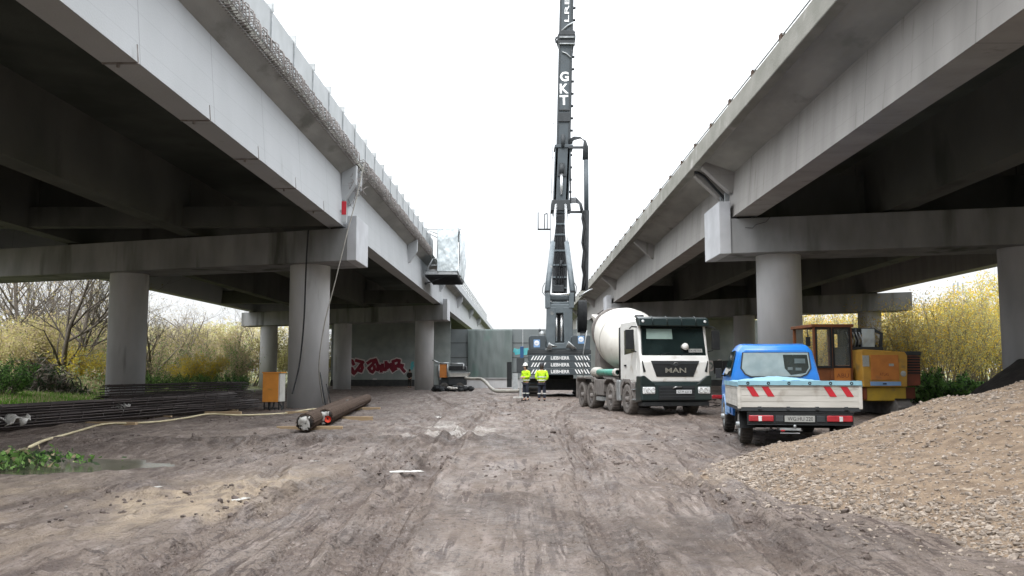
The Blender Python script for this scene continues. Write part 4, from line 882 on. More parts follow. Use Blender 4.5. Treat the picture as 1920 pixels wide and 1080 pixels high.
for (a, b) in ((992, 1023), (1071, 1107)):
    p0 = at(a, 656, 50.3); p1 = at(b, 629, 50.3); m = MB(); m.prism([(p0.x+.05, p0.z), (p1.x-.02, p0.z), (p1.x, p1.z-.05), (p1.x-.05, p1.z), (p0.x+.1, p1.z), (p0.x, p1.z-.1)], 'y', -3.2, -.6); hs = m.build('engine_housing', 'crane', rg_, bevel=.03)
    cx_ = (1006.5 if a == 992 else 1089.5); c_ = at(cx_, 644 if a == 992 else 637, 50.28); m = MB(); m.box(c_.x-.18, c_.x+.18, -3.215, -3.203, c_.z-.22, c_.z+.22); st_ = m.build('sign_plate', 'blueg', hs)
    m = MB(); m.lathe([(0, .003), (.14, .002), (.145, 0)], (c_.x, -3.216, c_.z+.02), (0, -1, 0), 20); m.build('sign_disc', 'wletter', st_)
    text('GKT', 'lettering', 'blue', st_, (c_.x, -3.222, c_.z+.02), FACE_CAM, .2, .09)
m = MB(); c_ = at(1013, 622, 51); m.tube([(c_.x, -2.5, c_.z-.25), (c_.x, -2.5, c_.z), (c_.x-.05, -2.6, c_.z+.12)], .08, 10); m.lathe([(0, 0), (.16, .02), (.2, .2), (.16, .36), (0, .4)], (c_.x+.1, -2.5, c_.z-.35), (0, 0, 1), 12, 1); m.build('exhaust', ['craned', 'steelg'], rg_)
m = MB(); c_ = at(1090, 627, 51); m.box(c_.x-.55, c_.x+.5, -2.4, -2.35, c_.z+.0, c_.z+.04); m.box(c_.x-.55, c_.x-.5, -2.4, -2.35, c_.z-.4, c_.z); m.box(c_.x+.45, c_.x+.5, -2.4, -2.35, c_.z-.4, c_.z); m.build('guard_rail', 'steelg', rg_)
# A-frame with slot
def quadbar(a, b, wa, wb, dp, m, y=None):
    """tapering box between two points seen from behind (wa, wb widths; dp depth)"""
    a = Vector(a); b = Vector(b)
    m.hexa([(a.x-wa/2, a.y-dp/2, a.z), (a.x+wa/2, a.y-dp/2, a.z), (a.x+wa/2, a.y+dp/2, a.z), (a.x-wa/2, a.y+dp/2, a.z)], [(b.x-wb/2, b.y-dp/2, b.z), (b.x+wb/2, b.y-dp/2, b.z), (b.x+wb/2, b.y+dp/2, b.z), (b.x-wb/2, b.y+dp/2, b.z)])
yA = 51.0
m = MB(); quadbar(at(1032, 652, yA), at(1034, 576, yA), .55, .55, .5, m); quadbar(at(1066, 652, yA), at(1064, 576, yA), .5, .55, .5, m)
p = at(1049, 584, yA); m.box(p.x-.75, p.x+.75, p.y-.24, p.y+.24, p.z-.12, p.z+.42); p = at(1049, 650, yA); m.box(p.x-.6, p.x+.6, p.y-.24, p.y+.24, p.z-.15, p.z+.22); af = m.build('a_frame', 'cranel', rg_, bevel=.05, seg=3)
m = MB(); quadbar(at(1049, 648, yA+.4), at(1049, 580, yA+.4), .7, .7, .1, m); m.build('frame_web', 'craned', af)
m = MB()
for x in (1043, 1053): m.cyl(at(x, 640, yA), at(x, 590, yA), .075, n=12)
m.build('cylinder_rod', 'chrome', af)
m = MB(); a, b = at(1026, 558, yA), at(1073, 558, yA); m.cyl(a, b, .2, n=16); m.cyl(at(1026, 569, yA), at(1073, 569, yA), .12, n=12)
for x in (1027, 1071): quadbar(at(x, 578, yA), at(x, 550, yA), .28, .3, .6, m)
m.build('cross_pin', 'cranel', rg_, bevel=.02)
m = MB(); a, b = at(1032, 552, yA-.3), at(1067, 552, yA-.3); m.cyl(a, b, .06, n=10); m.build('pin_rod', 'chrome', rg_)
for (a, b, c_) in (((1026, 549), (1036.5, 455), (1042.5, 384)), ((1074, 549), (1062.5, 455), (1060.5, 384))):
    m = MB(); m.cyl(at(a[0], a[1], 51.2), at(b[0], b[1], 54), .17, .15, n=14); cy_ = m.build('backstay_cylinder', 'cranel', rg_)
    m = MB(); m.cyl(at(b[0], b[1], 54), at(c_[0], c_[1], 56.2), .085, n=12); m.build('piston_rod', 'chrome', cy_)
# leader (mast)
YM = 57.0
def mb(p0, p1, w0, w1, dp, nm, m_, yd=YM, par=rg_, bev=.03):
    a = at(p0[0], p0[1], yd); b = at(p1[0], p1[1], yd); s_ = yd/1650
    m = MB(); quadbar(a, b, w0*s_, w1*s_, dp, m); return m.build(nm, m_, par, bevel=bev)
mb((1047, 690), (1050.5, 400), 28, 27, .9, 'leader_foot', 'craned')
md = mb((1050.5, 402), (1055.5, 275), 29, 30, 1.1, 'leader_sleeve', 'crane')
mast = mb((1055, 300), (1064.5, -110), 25, 26, .85, 'leader', 'crane')
m = MB()
for s in (-1, 1):
    quadbar(at(1050.5+s*11, 400, YM-.5), at(1055.5+s*11, 278, YM-.5), .12, .12, .1, m)
    quadbar(at(1056+s*10.5, 270, YM-.45), at(1064.5+s*10.5, -110, YM-.45), .07, .07, .06, m)
m.build('guide_rail', 'craned', rg_)
mb((1051, 398), (1051.2, 378), 38, 34, 1.3, 'leader_collar', 'craned'); mb((1056, 281), (1056.4, 275), 36, 34, 1.25, 'leader_collar', 'crane')
mb((1061, 88), (1061.3, 80), 27, 34, 1.1, 'mast_joint', 'craned'); mb((1061.3, 80), (1061.6, 71), 35, 35, 1.1, 'mast_joint', 'craned'); mb((1061.6, 71), (1062, 62), 34, 27, 1.1, 'mast_joint', 'craned')
m = MB()
for (y_) in (70, 82): a = at(1049, y_, YM-.62); b = at(1077, y_, YM-.62); m.cyl(a, b, .05, n=8)
m.tube([at(1053, 58, YM-.5), at(1064, 48, YM-.5), at(1075, 42, YM-.5)], .06, 6); m.tube([at(1054, 97, YM-.5), at(1062, 100, YM-.5), at(1070, 108, YM-.5)], .05, 6); m.build('joint_bolt', 'steelg', rg_)
m = MB(); m.tube([at(1049, 70, YM), at(1044, 70, YM), at(1041.5, 74, YM), at(1044, 80, YM), at(1048, 82, YM)], .07, 6); m.build('cable_guide', 'craned', rg_)
p = at(1058.5, 205, YM-.45); m = MB(); m.box(p.x-.37, p.x+.37, p.y-.06, p.y+.02, p.z-.1, p.z+.02); p = at(1057.8, 220, YM-.45); m.box(p.x-.4, p.x+.4, p.y-.08, p.y+.02, p.z-.3, p.z+.3); m.build('leader_cover', 'craned', mast, bevel=.02)
# lettering
lt = lambda s_, px, py, w_, h_, rz=0: text(s_, 'lettering', 'wletter', mast, at(px, py, YM-.445), (PI/2, -R(1.4) if not rz else -R(90)-R(1.4), 0), w_, h_, bold=.03)
for s_, py in (('G', 143.5), ('K', 166), ('T', 187.5)):
    lt(s_, 1058.2-(py-143)*.02, py, .58, .66)
text('LRB 355', 'lettering', 'wletter', mast, at(1063.3, -9, YM-.46), (PI/2, -PI/2+R(1.3), 0), 3.65, .30, bold=.01)
# front cylinder in the sleeve
m = MB(); m.cyl(at(1052.5, 365, YM-.62), at(1053, 325, YM-.62), .09, n=12); m.build('crowd_rod', 'chrome', md)
m = MB(); m.cyl(at(1053, 325, YM-.62), at(1053.6, 308, YM-.62), .16, n=12); quadbar(at(1053.5, 330, YM-.6), at(1053.8, 306, YM-.6), .55, .3, .1, m); m.cyl(at(1055.4, 276, YM-.6), at(1055.6, 252, YM-.6), .12, n=8); m.build('crowd_cylinder', 'craned', md)
# ladder rungs / clips along right edge
m = MB()
for py in np.arange(-100, 380, 23.0):
    x = 1062-(py-80)*.0235 + 15.5; a = at(x-2, py, YM); m.box(a.x-.05, a.x+.09, a.y-.1, a.y+.1, a.z-.05, a.z+.06)
m.tube([at(1076.5, -100, YM), at(1073.5, 60, YM), at(1076, 78, YM), at(1072, 110, YM), at(1070.5, 200, YM), at(1069, 250, YM), at(1070, 380, YM)], .045, 6); m.build('cable_clips', 'craned', rg_)
# thin rope left of the leader
m = MB(); m.tube([at(1046.5, -100, YM), at(1042.5, 30, YM), at(1038.5, 190, YM), at(1035.5, 300, YM), at(1032.5, 400, YM), at(1031, 545, YM)], .018, 5)
for py in np.arange(40, 420, 32): x = 1042.2-(py-40)*.026; m.tube([at(x, py, YM), at(x+5, py, YM)], .012, 4)
m.build('steel_rope', 'craned', rg_)
# side hose carrier on the right
m = MB(); m.cyl(at(1099.5, 400, 56), at(1099, 300, 56), .15, n=12); m.build('hose_tube', 'crane', rg_)
m = MB(); quadbar(at(1098.5, 545, 56), at(1098.5, 395, 56), .28, .42, .3, m); m.build('hose_bundle', 'craned', rg_)
r3 = random.Random(5)
m = MB()
for k in range(6):
    o_ = r3.uniform(-3, 3); m.tube([at(1094+o_+(q % 3)*1.5, 545-q*15, 55.8+r3.uniform(-.15, .15)) for q in range(11)], .05, 6)
m.build('loose_hoses', 'black', rg_)
m = MB()
for k in range(5):
    q = k*2.2
    m.tube([at(1066, 272-q, 56.5), at(1076, 262-q*.6, 56.4), at(1088, 259-q*.2, 56.2), at(1098-q*.3, 264, 56), at(1102-q*.9, 276, 56), at(1102-q, 300, 56)], .04, 6)
m.build('hose_arch', 'craned', rg_); m = MB()
for k in range(5):
    q = k*2.2; m.tube([at(1068, 372+q, 56.5), at(1080, 371+q, 56.3), at(1090-q*.4, 382, 56), at(1094-q*.5, 398, 56)], .035, 6)
m.build('hose_arch', 'craned', rg_)
m = MB()
for py in (276, 397): a = at(1066, py, 56.3); b = at(1103, py, 56.3); m.box(a.x, b.x, a.y-.08, a.y+.08, a.z-.09, a.z+.05)
m.build('hose_arm', 'craned', rg_)
# hose reel
c_ = at(1092, 593, 53); m = MB()
for k in range(9):
    xx = c_.x-.24+k*.055; ph = k*.7
    m.tube([(xx+.02*math.sin(ph+a), c_.y+.55*math.cos(a), c_.z+.95*math.sin(a)) for a in np.linspace(0, 2*PI, 22)], .045, 6)
m.build('hose_reel', 'black', rg_)
m = MB(); m.box(c_.x-.15, c_.x+.15, c_.y-.2, c_.y+.2, 2.6, c_.z); m.build('reel_frame', 'craned', rg_)
m = MB(); m.tube([at(1086, 556, 52), at(1095, 550, 52), at(1103, 545, 52), at(1111, 542, 52)], .05, 6); m.build('support_arm', 'steelg', rg_)
# small basket left
m = MB(); 
for a, b in (((1008, 430), (1032, 430)), ((1009, 430), (1009, 398)), ((1021, 430), (1021, 402)), ((1026, 430), (1026, 400)), ((1021, 402), (1026, 400))): m.cyl(at(*a, 56), at(*b, 56), .06 if a[1] == b[1] else .035, n=6)
m.build('side_bracket', 'craned', rg_)
m = MB(); 
for x, x2 in ((1027, 1018), (1074, 1081)):
    m.tube([at(x, 560, 51), at(x2-1, 548, 51), at(x2, 538, 51), at(x2+(4 if x < 1050 else -4), 530, 51)], .02, 5)
    p = at(x, 553, 51); m.box(p.x-.14, p.x+.14, p.y-.1, p.y+.1, p.z-.4, p.z+.25)
m.build('hose_loops', 'black', rg_)
m = MB()
for k in range(6):
    x = 1041+k*3.2; m.tube([at(x+r3.uniform(-1, 1), 560, YM-.5), at(x+r3.uniform(-2, 2), 520, YM-.55), at(x+r3.uniform(-1.5, 1.5), 470, YM-.5), at(x*.6+420.4, 405, YM-.5)], .045, 6)
m.build('mast_hoses', 'black', rg_)
m = MB()
for py in (540, 520, 497, 470, 440, 420): a = at(1036+(545-py)*.02, py, YM-.5); b = at(1063-(545-py)*.01, py, YM-.5); m.box(a.x, b.x, a.y-.06, a.y+.04, a.z-.05, a.z+.06)
m.build('mast_brackets', 'cranel', rg_)
m = MB(); p = at(1047, 545, YM-.7); m.box(p.x-.35, p.x+.35, p.y-.2, p.y+.1, p.z-.1, p.z+.35); m.cyl(at(1051, 500, YM-.6), at(1053, 488, YM-.6), .1, n=8); m.build('winch', 'craned', rg_, bevel=.03)
# lower hoses in front of A-frame
m = MB()
for k in range(5): m.tube([at(1026+k*2, 655, 50.1), at(1030+k, 643+k, 50.0), at(1036+k*2, 650, 50.1)], .05, 6); m.tube([at(1062+k*2, 652, 50.1), at(1066+k, 641+k, 50.0), at(1072+k*2, 654, 50.1)], .05, 6)
m.build('hydraulic_hoses', 'steelg', rg_)

# control post left of the rig
cp = thing('control_cabinet', (P(976, 742, 50).x, 50, gz(0, 50)), 0, 'narrow dark green control cabinet on a post left of the rig', 'cabinet')
m = MB(); m.box(-.06, .06, -.06, .06, 0, 1.3); m.box(.18, .24, -.04, .02, 0, 1.5); m.build('post', 'steelg', cp)
m = MB(); m.box(-.22, .22, -.2, .2, 1.35, 2.2); m.build('cabinet_body', 'craned', cp, bevel=.02)
m = MB(); m.box(-.02, .18, -.1, .1, 2.2, 2.85); m.build('upper_post', mat('dull_blue', (.02, .08, .2), (.02, .06, .15), .5), cp, bevel=.02)
pan = thing('folding_sign', (P(966, 725, 60).x, 60, gz(0, 60)), R(8), 'white leaning board beside the control cabinet', 'board')
m = MB(); m.box(-.18, .18, -.02, .02, 0, 1.35, 0, Matrix.Rotation(R(-8), 3, 'X')); m.build('board', 'steelg', pan)
m = MB(); m.box(-.55, -.25, -.12, .12, .4, 2.1); m.build('dark_stand', 'black', pan)
# white slab by the rig
o = MB().box(-.45, .45, -.35, .35, 0, .07).build('white_board', 'plast'); o.location = (P(978, 742, 49).x, 47.5, gz(0, 47.5)+.01); tag(o, 'white flat board lying on the mud left of the workers', 'board')

# ================================================================ GROUT PUMP under the left viaduct
YP = 66.0
def pp_(px, py): return P(px, py, YP)
px0 = pp_(850, 733).x; pz = gz(px0, YP)
pu = thing('grout_pump', (px0, YP, pz), 0, 'trailer grout pump with a black hood standing behind the second left pier', 'pump')
def L_(px, py, dy=0): p = P(px, py, YP+dy); return (p.x-px0, dy, p.z-pz)
def boxpx(m, a, b, d0, d1, mi=0): p, q = L_(*a), L_(*b); m.box(min(p[0], q[0]), max(p[0], q[0]), d0, d1, min(p[2], q[2]), max(p[2], q[2]), mi)
m = MB(); boxpx(m, (824, 708), (838, 683), 0, 1.2); m.build('side_cover', 'orange', pu, bevel=.02)
m = MB()
for a, b in (((823, 710), (823, 681)), ((839, 706), (839, 681)), ((822, 681), (842, 681)), ((845, 682), (869, 682)), ((869, 682), (869, 692)), ((811, 675), (824, 681))): m.cyl(L_(*a), L_(*b), .06, n=8)
m.build('frame_tube', 'steelg', pu)
m = MB(); p = [L_(841, 695), L_(875, 695), L_(873, 686), L_(842, 686)]; m.prism([(q[0], q[2]) for q in p], 'y', 0, 1.6); m.build('hood', 'black', pu, bevel=.05)
m = MB(); p = [L_(845, 707), L_(876, 706), L_(880, 699), L_(841, 699)]; m.prism([(q[0], q[2]) for q in p], 'y', -.1, 1.6); m.build('hopper', 'boxgrey', pu, bevel=.03)
m = MB(); boxpx(m, (841, 700), (880, 698), -.15, 1.65); m.build('hopper_rim', 'steelg', pu)
m = MB(); boxpx(m, (840, 722), (874, 707), .1, 1.5); boxpx(m, (826, 724), (848, 708), .3, 1.3); m.build('engine_block', 'craned', pu, bevel=.05)
for x in (833, 862):
    for dy in (.1, 1.4): 
        c_ = L_(x, 726, dy); m = MB(); m.lathe([(.05, -.12), (.3, -.12), (.34, -.06), (.34, .06), (.3, .12), (.05, .12)], (c_[0], dy, .34), (0, 1, 0), 20); m.build('wheel', 'rubber', pu)
m = MB(); boxpx(m, (812, 722), (822, 684), .4, 1.0); m.build('control_box', 'wall', pu, bevel=.03)
o = cable([P(872, 708, 65.6), P(882, 710, 65.4), P(898, 710, 65), P(905, 712, 63), P(912, 718, 60), P(921, 728, 56.5), P(930, 733, 54.8), P(950, 733.5, 54), P(974, 733, 53.6)], .11, 'delivery_hose', 'greyhose', n=8); tag(o, 'thick grey hose running from the grout pump to the rig', 'hose')
# dark heap of sacks and hoses under the pump
m = MB()
for k in range(26):
    c_ = Vector((px0-1.2+r3.uniform(-.2, 2.6), YP-.7+r3.uniform(-.3, .3), pz+.1+r3.uniform(0, .25))); m.lathe([(0, -.16), (.18, -.1), (.24, 0), (.17, .11), (0, .15)], c_, (r3.uniform(-.5, .5), r3.uniform(-.5, .5), 1), 8)
tag(m.build('tarpaulin_heap', 'black'), 'crumpled black sheeting heaped at the foot of the grout pump', 'sheeting')
for k, (x, y) in enumerate(((842, 727.5), (846, 729), (850.5, 729), (855, 729))):
    c_ = P(x, y, 64.6); o = MB().lathe([(0, -.05), (.13, -.02), (.15, .05), (.08, .11), (0, .12)], c_, (0, 0, 1), 10).build('white_bag', 'plast'); tag(o, 'small white bag on the black sheeting below the pump', 'bag', 'white bags on the black sheeting')

# ================================================================ SUSPENDED WORK PLATFORM on the left deck edge
wp = thing('work_platform', (-5.1, 60, 8.0), 0, 'hanging work platform wrapped in translucent plastic film on the left deck edge', 'platform')
def W_(px, py, Yd): p = P(px, py, Yd); return (p.x+5.1, p.y-60, p.z-8.0)
x0, x1 = -1.25, 1.0
m = MB(); m.box(x0, x1, 0, 6.2, .02, .16)
for y in np.arange(.3, 6, .7): m.box(x0, x1, y, y+.1, -.07, .02)
m.build('platform_floor', 'craned', wp)
m = MB(); m.box(x0, x1, -.02, .0, .06, .28); m.box(x1, x1+.03, 0, 6.2, .06, .28); m.build('toe_board', 'steelg', wp)
m = MB()
def bar(a, b, r_=.035): m.cyl(a, b, r_, n=6)
bar((x0, 0, .1), (x0+.55, 0, 1.15)); bar((x0+.55, 0, 1.15), (-.35, 0, 1.15)); bar((x0+.25, 0, .7), (-.35, 0, .7)); bar((-.35, 0, .1), (-.35, 0, 1.25)); bar((x0, 0, .35), (-.35, 0, .35))
for y in (0, 2, 4, 6.2):
    bar((x1, y, .1), (x1, y, 3.25)); bar((-.4, y, 1.2), (-.4, y, 3.2)); bar((-.4, y, 3.2), (x1, y, 3.25))
bar((x1, 0, 3.2), (x1, 6.2, 3.2)); bar((-.4, 0, 3.2), (-.4, 6.2, 3.2)); bar((x1-.4, 0, 3.22), (x1+.25, 0, 3.2)); bar((x1-.1, 0, 3.0), (x1-.2, 0, 3.6), .025)
bar((-.4, 0, 3.2), (-1.6, .3, 3.25)); bar((-.4, 0, 2.6), (-1.5, .2, 3.2)); bar((-1.5, .2, 3.2), (-1.5, .2, 1.3), .05); bar((-.45, 0, 2.9), (-1.3, .2, 3.25)); m.build('railing', 'steelg', wp)
m = MB(); m.cyl((.05, .3, -.1), (-1.2, .2, -.55), .04, n=6); m.lathe([(0, -.1), (.12, 0), (0, .12)], (-1.2, .2, -.55), (1, 0, .3), 10); m.build('brace_arm', 'black', wp)
def film(nm, f, nu, nv):
    u, v = np.meshgrid(np.linspace(0, 1, nu), np.linspace(0, 1, nv)); p = f(u, v); i_, j_ = np.meshgrid(np.arange(nu-1), np.arange(nv-1)); b0 = (j_*nu+i_).ravel()
    o = npmesh(nm, np.stack([q.ravel() for q in p], 1), np.stack([b0, b0+1, b0+nu+1, b0+nu], 1), 'film', wp, smooth=True); o.modifiers.new('s', 'SOLIDIFY').thickness = .01; return o
film('film_end', lambda u, v: (-.38+u*1.42+.05*fbm(u*3, v*4, 3), -.06+.10*fbm(u*4, v*5, 1)+.0*u, .26+v*3.0), 40, 60)
film('film_side', lambda u, v: (x1+.08+.13*fbm(u*7, v*4, 2)+.2*np.sin(v*PI)*.6, -.05+u*6.2, .1+v*3.1), 60, 40)
film('film_top', lambda u, v: (-.38+v*1.45, -.05+u*6.2, 3.22+.08*fbm(u*6, v*3, 5)), 60, 12)

# ================================================================ PEOPLE
def skin(nm, pts, edges, mt, par, sub=1):
    me = bpy.data.meshes.new(nm); me.from_pydata([p[:3] for p in pts], edges, []); me.materials.append(M[mt]); me.update()
    o = bpy.data.objects.new(nm, me); C.objects.link(o); o.parent = par
    o.modifiers.new('skin', 'SKIN'); me.skin_vertices.new() if hasattr(me.skin_vertices, 'new') and not me.skin_vertices else None
    sv = me.skin_vertices[0].data
    for i, p in enumerate(pts):
        r_ = p[3] if hasattr(p[3], '__len__') else (p[3], p[3]); sv[i].radius = r_; sv[i].use_root = (i == 0)
    s_ = o.modifiers.new('sub', 'SUBSURF'); s_.levels = sub; s_.render_levels = sub
    for p in o.data.polygons: p.use_smooth = True
    return o
def person(loc, rz, label, top='hivis', bottom='navy', hat='helmet', arms='down', lean=0, H=1.8, group=None):
    r_ = thing('person', loc, rz, label, 'person'); k = H/1.8
    def S(pts): return [(p[0]*k, p[1]*k, p[2]*k, tuple(q*k for q in p[3]) if hasattr(p[3], '__len__') else p[3]*k) for p in pts]
    if arms == 'down': el = (.27, .05, 1.17); wr = (.26, -.08, .95)
    elif arms == 'front': el = (.27, .03, 1.19); wr = (.10, -.22, 1.16)
    else: el = (.29, .06, 1.18); wr = (.17, -.02, 1.0)
    hd = -.03
    b = [(0, 0, .98, (.13, .1)), (0, .01, 1.2, (.12, .09)), (0, 0, 1.42, (.13, .09)), (0, -.005, 1.53, .055), (0, hd+.005, 1.62, (.062, .07)), (0, hd, 1.70, (.078, .092)), (0, hd+.01, 1.77, (.06, .075)), (0, hd-.10, 1.66, .018)]
    e = [(0, 1), (1, 2), (2, 3), (3, 4), (4, 5), (5, 6), (4, 7)]
    for s in (-1, 1):
        i = len(b); b += [(s*.19, 0, 1.43, .055), (s*el[0], el[1], el[2], .045), (s*wr[0], wr[1], wr[2], .03)]; e += [(2, i), (i, i+1), (i+1, i+2)]
        d = (Vector(wr)-Vector(el)).normalized(); hnd = Vector((s*wr[0], wr[1], wr[2])); dd = Vector((s*d.x, d.y, d.z)); sdv = Vector((0, 1, 0)) if abs(d.z) > .6 else Vector((0, 0, 1)); pm = hnd+dd*.07
        b += [(*pm, (.035, .02))]; e.append((i+2, i+3)); pj = i+3
        for q, ln in ((-.03, .075), (-.01, .09), (.01, .085), (.03, .065)):
            f0 = pm+sdv*q+dd*.02; f1 = f0+dd*ln*.6; f2 = f1+(dd*.6+Vector((-s*.5, 0, 0))).normalized()*ln*.4; j = len(b); b += [(*f0, .01), (*f1, .0085), (*f2, .007)]; e += [(pj, j), (j, j+1), (j+1, j+2)]
        j = len(b); t0 = hnd+dd*.03-sdv*.035; t1 = t0+dd*.035-sdv*.02; b += [(*t0, .011), (*t1, .009)]; e += [(i+2, j), (j, j+1)]
        i = len(b); b += [(s*.1, 0, .9, .085), (s*.115, -.02, .5, .06), (s*.125, .03, .09, .04), (s*.135, -.13, .035, .035)]; e += [(0, i), (i, i+1), (i+1, i+2), (i+2, i+3)]
    body = skin('body', S(b), e, 'skin', r_)
    # jacket
    j = [(0, 0, .90, (.20, .15)), (0, .01, 1.08, (.20, .155)), (0, .01, 1.28, (.20, .15)), (0, 0, 1.42, (.15, .115)), (0, 0, 1.5, .075)]; e = [(0, 1), (1, 2), (2, 3), (3, 4)]
    for s in (-1, 1):
        i = len(j); w2 = Vector(el).lerp(Vector(wr), .85); j += [(s*.21, 0, 1.42, .085), (s*el[0], el[1], el[2], .075), (s*w2.x, w2.y, w2.z, .055)]; e += [(3, i), (i, i+1), (i+1, i+2)]
    jk = skin('jacket', S(j), e, top, r_)
    if top == 'hivis':
        m = MB()
        for z, ra, rb in ((1.0, .222, .172), (1.16, .222, .176)):
            n = 28; m.add([(ra*k*math.cos(2*PI*q/n), .01+rb*k*math.sin(2*PI*q/n), (z+dz)*k) for dz in (0, .05) for q in range(n)], [(q, (q+1) % n, n+(q+1) % n, n+q) for q in range(n)])
        m.build('reflective_band', 'reflect', jk)
        m = MB(); n = 28; m.add([(.21*k*math.cos(2*PI*q/n), .01+.162*k*math.sin(2*PI*q/n), z*k) for z in (.80, .9) for q in range(n)], [(q, (q+1) % n, n+(q+1) % n, n+q) for q in range(n)]); m.build('jacket_hem', 'navy', jk)
    t_ = [(0, 0, .94, (.15, .115))]; e = []
    for s in (-1, 1):
        i = len(t_); t_ += [(s*.1, 0, .84, .105), (s*.12, -.02, .5, .085), (s*.13, .03, .14, .07)]; e += [(0, i), (i, i+1), (i+1, i+2)]
    tr_ = skin('trousers', S(t_), e, bottom, r_)
    if top == 'hivis':
        m = MB()
        for s in (-1, 1): m.lathe([(.088*k, .36*k), (.09*k, .41*k)], (s*.128*k, .0, 0), n=16)
        m.build('reflective_band', 'reflect', tr_)
    for s in (-1, 1): skin('boot', S([(s*.128, .04, .12, .055), (s*.13, .04, .05, .05), (s*.137, -.08, .045, .045), (s*.14, -.17, .04, .035)]), [(0, 1), (1, 2), (2, 3)], 'soil', r_)
    # face and hat
    m = MB()
    for s in (-1, 1): m.lathe([(0, .006), (.009, .003), (.011, 0)], (s*.032*k, (hd-.088)*k, 1.70*k), (0, -1, 0), 8)
    m.box(-.022*k, .022*k, (hd-.088)*k, (hd-.082)*k, 1.615*k, 1.622*k); m.build('eyes_and_mouth', 'hair', body)
    m = MB()
    for s in (-1, 1): m.lathe([(0, .02), (.018, .012), (.025, 0)], (s*.075*k, (hd+.01)*k, 1.68*k), (s, 0, 0), 8)
    m.build('ears', 'skin', body)
    if hat:
        m = MB(); m.lathe([(.128*k, .0), (.12*k, .02), (.112*k, .08), (.085*k, .13), (.04*k, .152), (0, .156)], (0, (hd+.005)*k, 1.725*k), (0, 0, 1), 24); m.prism([(-.09*k, (hd-.10)*k), (.09*k, (hd-.10)*k), (.06*k, (hd-.165)*k), (-.06*k, (hd-.165)*k)], 'z', 1.722*k, 1.735*k); m.build('helmet', hat, r_, bevel=.004)
    m = MB(); m.lathe([(.085*k, -.13), (.1*k, -.05), (.105*k, .02), (.09*k, .09), (.05*k, .125), (0, .13)], (0, (hd+.028)*k, 1.70*k), (0, .0, 1), 20); m.build('hair', 'hair', r_)
    return r_
p_ = P(986, 750, 43.6); person((p_.x, 43.6, gz(0, 43.6)-.01), R(-50), 'person in a neon yellow jacket and white helmet turned sideways beside the rig', arms='front')
p_ = P(1016, 751, 43.0); person((p_.x, 43.0, gz(0, 43)-.01), R(176), 'person in a neon yellow jacket and dark helmet seen from behind the counterweights', hat='ink', arms='bent')
p_ = P(768, 724, 85); person((p_.x, 85, gz(p_.x, 85)), R(150), 'person all in dark clothes standing at the graffiti wall', top='soil', bottom='soil', hat=None, arms='bent')

# ================================================================ REINFORCEMENT CAGES
def cage_mesh(Lh, r_, nb, pitch, rr=.014, squash=1.0, rs=.006, seed=0, wraps=True):
    q = random.Random(seed); bars = MB(); hoop = MB()
    for i in range(nb):
        a = 2*PI*i/nb
        pts = [((r_+q.uniform(-.01, .01))*math.cos(a), t_, r_*squash*(1+math.sin(a))+.01+.02*math.sin(t_*.7+i)*(t_/Lh)) for t_ in np.linspace(0, Lh+q.uniform(-.15, .15), 8)]
        bars.tube(pts, rr, 5)
    n = int(Lh/pitch)
    for j in range(n):
        y = .1+j*pitch; hoop.tube([((r_+.015)*math.cos(a), y+pitch*a/(2*PI), (r_+.015)*squash*(1+math.sin(a))+.0) for a in np.linspace(0, 2*PI, 13)], rs, 4, cap=False)
    return bars, hoop
def cage(loc, rz, Lh, r_, nb, pitch, label, grp=None, squash=1, mt='rebar', rr=.014, rs=.007, seed=0, tilt=0):
    root = thing('rebar_cage', loc, rz, label, 'rebar cage', grp); b, h_ = cage_mesh(Lh, r_, nb, pitch, rr, squash, rs, seed); b.build('bars', mt, root); h_.build('spiral', mt, root); root.rotation_euler = (tilt, 0, rz)
    return root
A0 = Vector((-12.9, 17.5)); A1 = Vector((-10.2, 35.0)); az = -math.atan2(A1.x-A0.x, A1.y-A0.y); dv = (A1-A0).normalized(); nv = Vector((-dv.y, dv.x))
specs = [('front lower', .0, 0, 17.0, .145, 'lowest dark reinforcement cage of the front stack, nearest the yellow hose'), ('x', .36, .01, 16.6, .145, 'bottom rusty reinforcement cage in the middle of the left stack'), ('x', .72, 0, 16.9, .145, 'bottom reinforcement cage on the rear side of the left stack'),
         ('x', .18, .28, 16.2, .135, 'top reinforcement cage with white plastic caught on it'), ('x', .55, .29, 16.8, .135, 'upper reinforcement cage at the back of the left stack')]
for i, (_, d, z, ln, r_, lb) in enumerate(specs):
    q = A0+nv*d; cage((q.x, q.y, gz(q.x, q.y)+.04+z), az+R(.3*(i-2)), ln, r_, 11, .9, lb, 'reinforcement cages stacked beside the left piers', rr=.02, rs=.009, seed=i)
B0 = Vector((-15.2, 33.0))
for i, (d, z, lb) in enumerate(((.0, 0, 'rear low reinforcement cage beside the near left column'), (.5, .02, 'rear reinforcement cage lying farthest from the muddy track'), (.25, .44, 'rear reinforcement cage on top, its end behind the orange cabinet'))):
    q = B0+nv*d; cage((q.x, q.y, gz(q.x, q.y)+.04+z), az, 11.5, .22, 13, .8, lb, 'reinforcement cages stacked beside the left piers', rr=.02, rs=.01, seed=i+9)
for i, t_ in enumerate((1.5, 6, 10.5, 15)):
    q = A0+dv*t_-nv*.4; o = MB().box(-.05, 2.2, -.05, .05, -.03, .05).build('support_timber', 'wood'); o.location = (q.x-.6, q.y, gz(q.x, q.y)+.0); o.rotation_euler = (0, 0, az+PI); o.location = (q.x, q.y, gz(q.x, q.y)+.01)
    tag(o, ('timber under the near end', 'timber under the second quarter', 'timber under the third quarter', 'timber under the far end')[i]+' of the long reinforcement cages', 'timber', 'timbers under the cages')
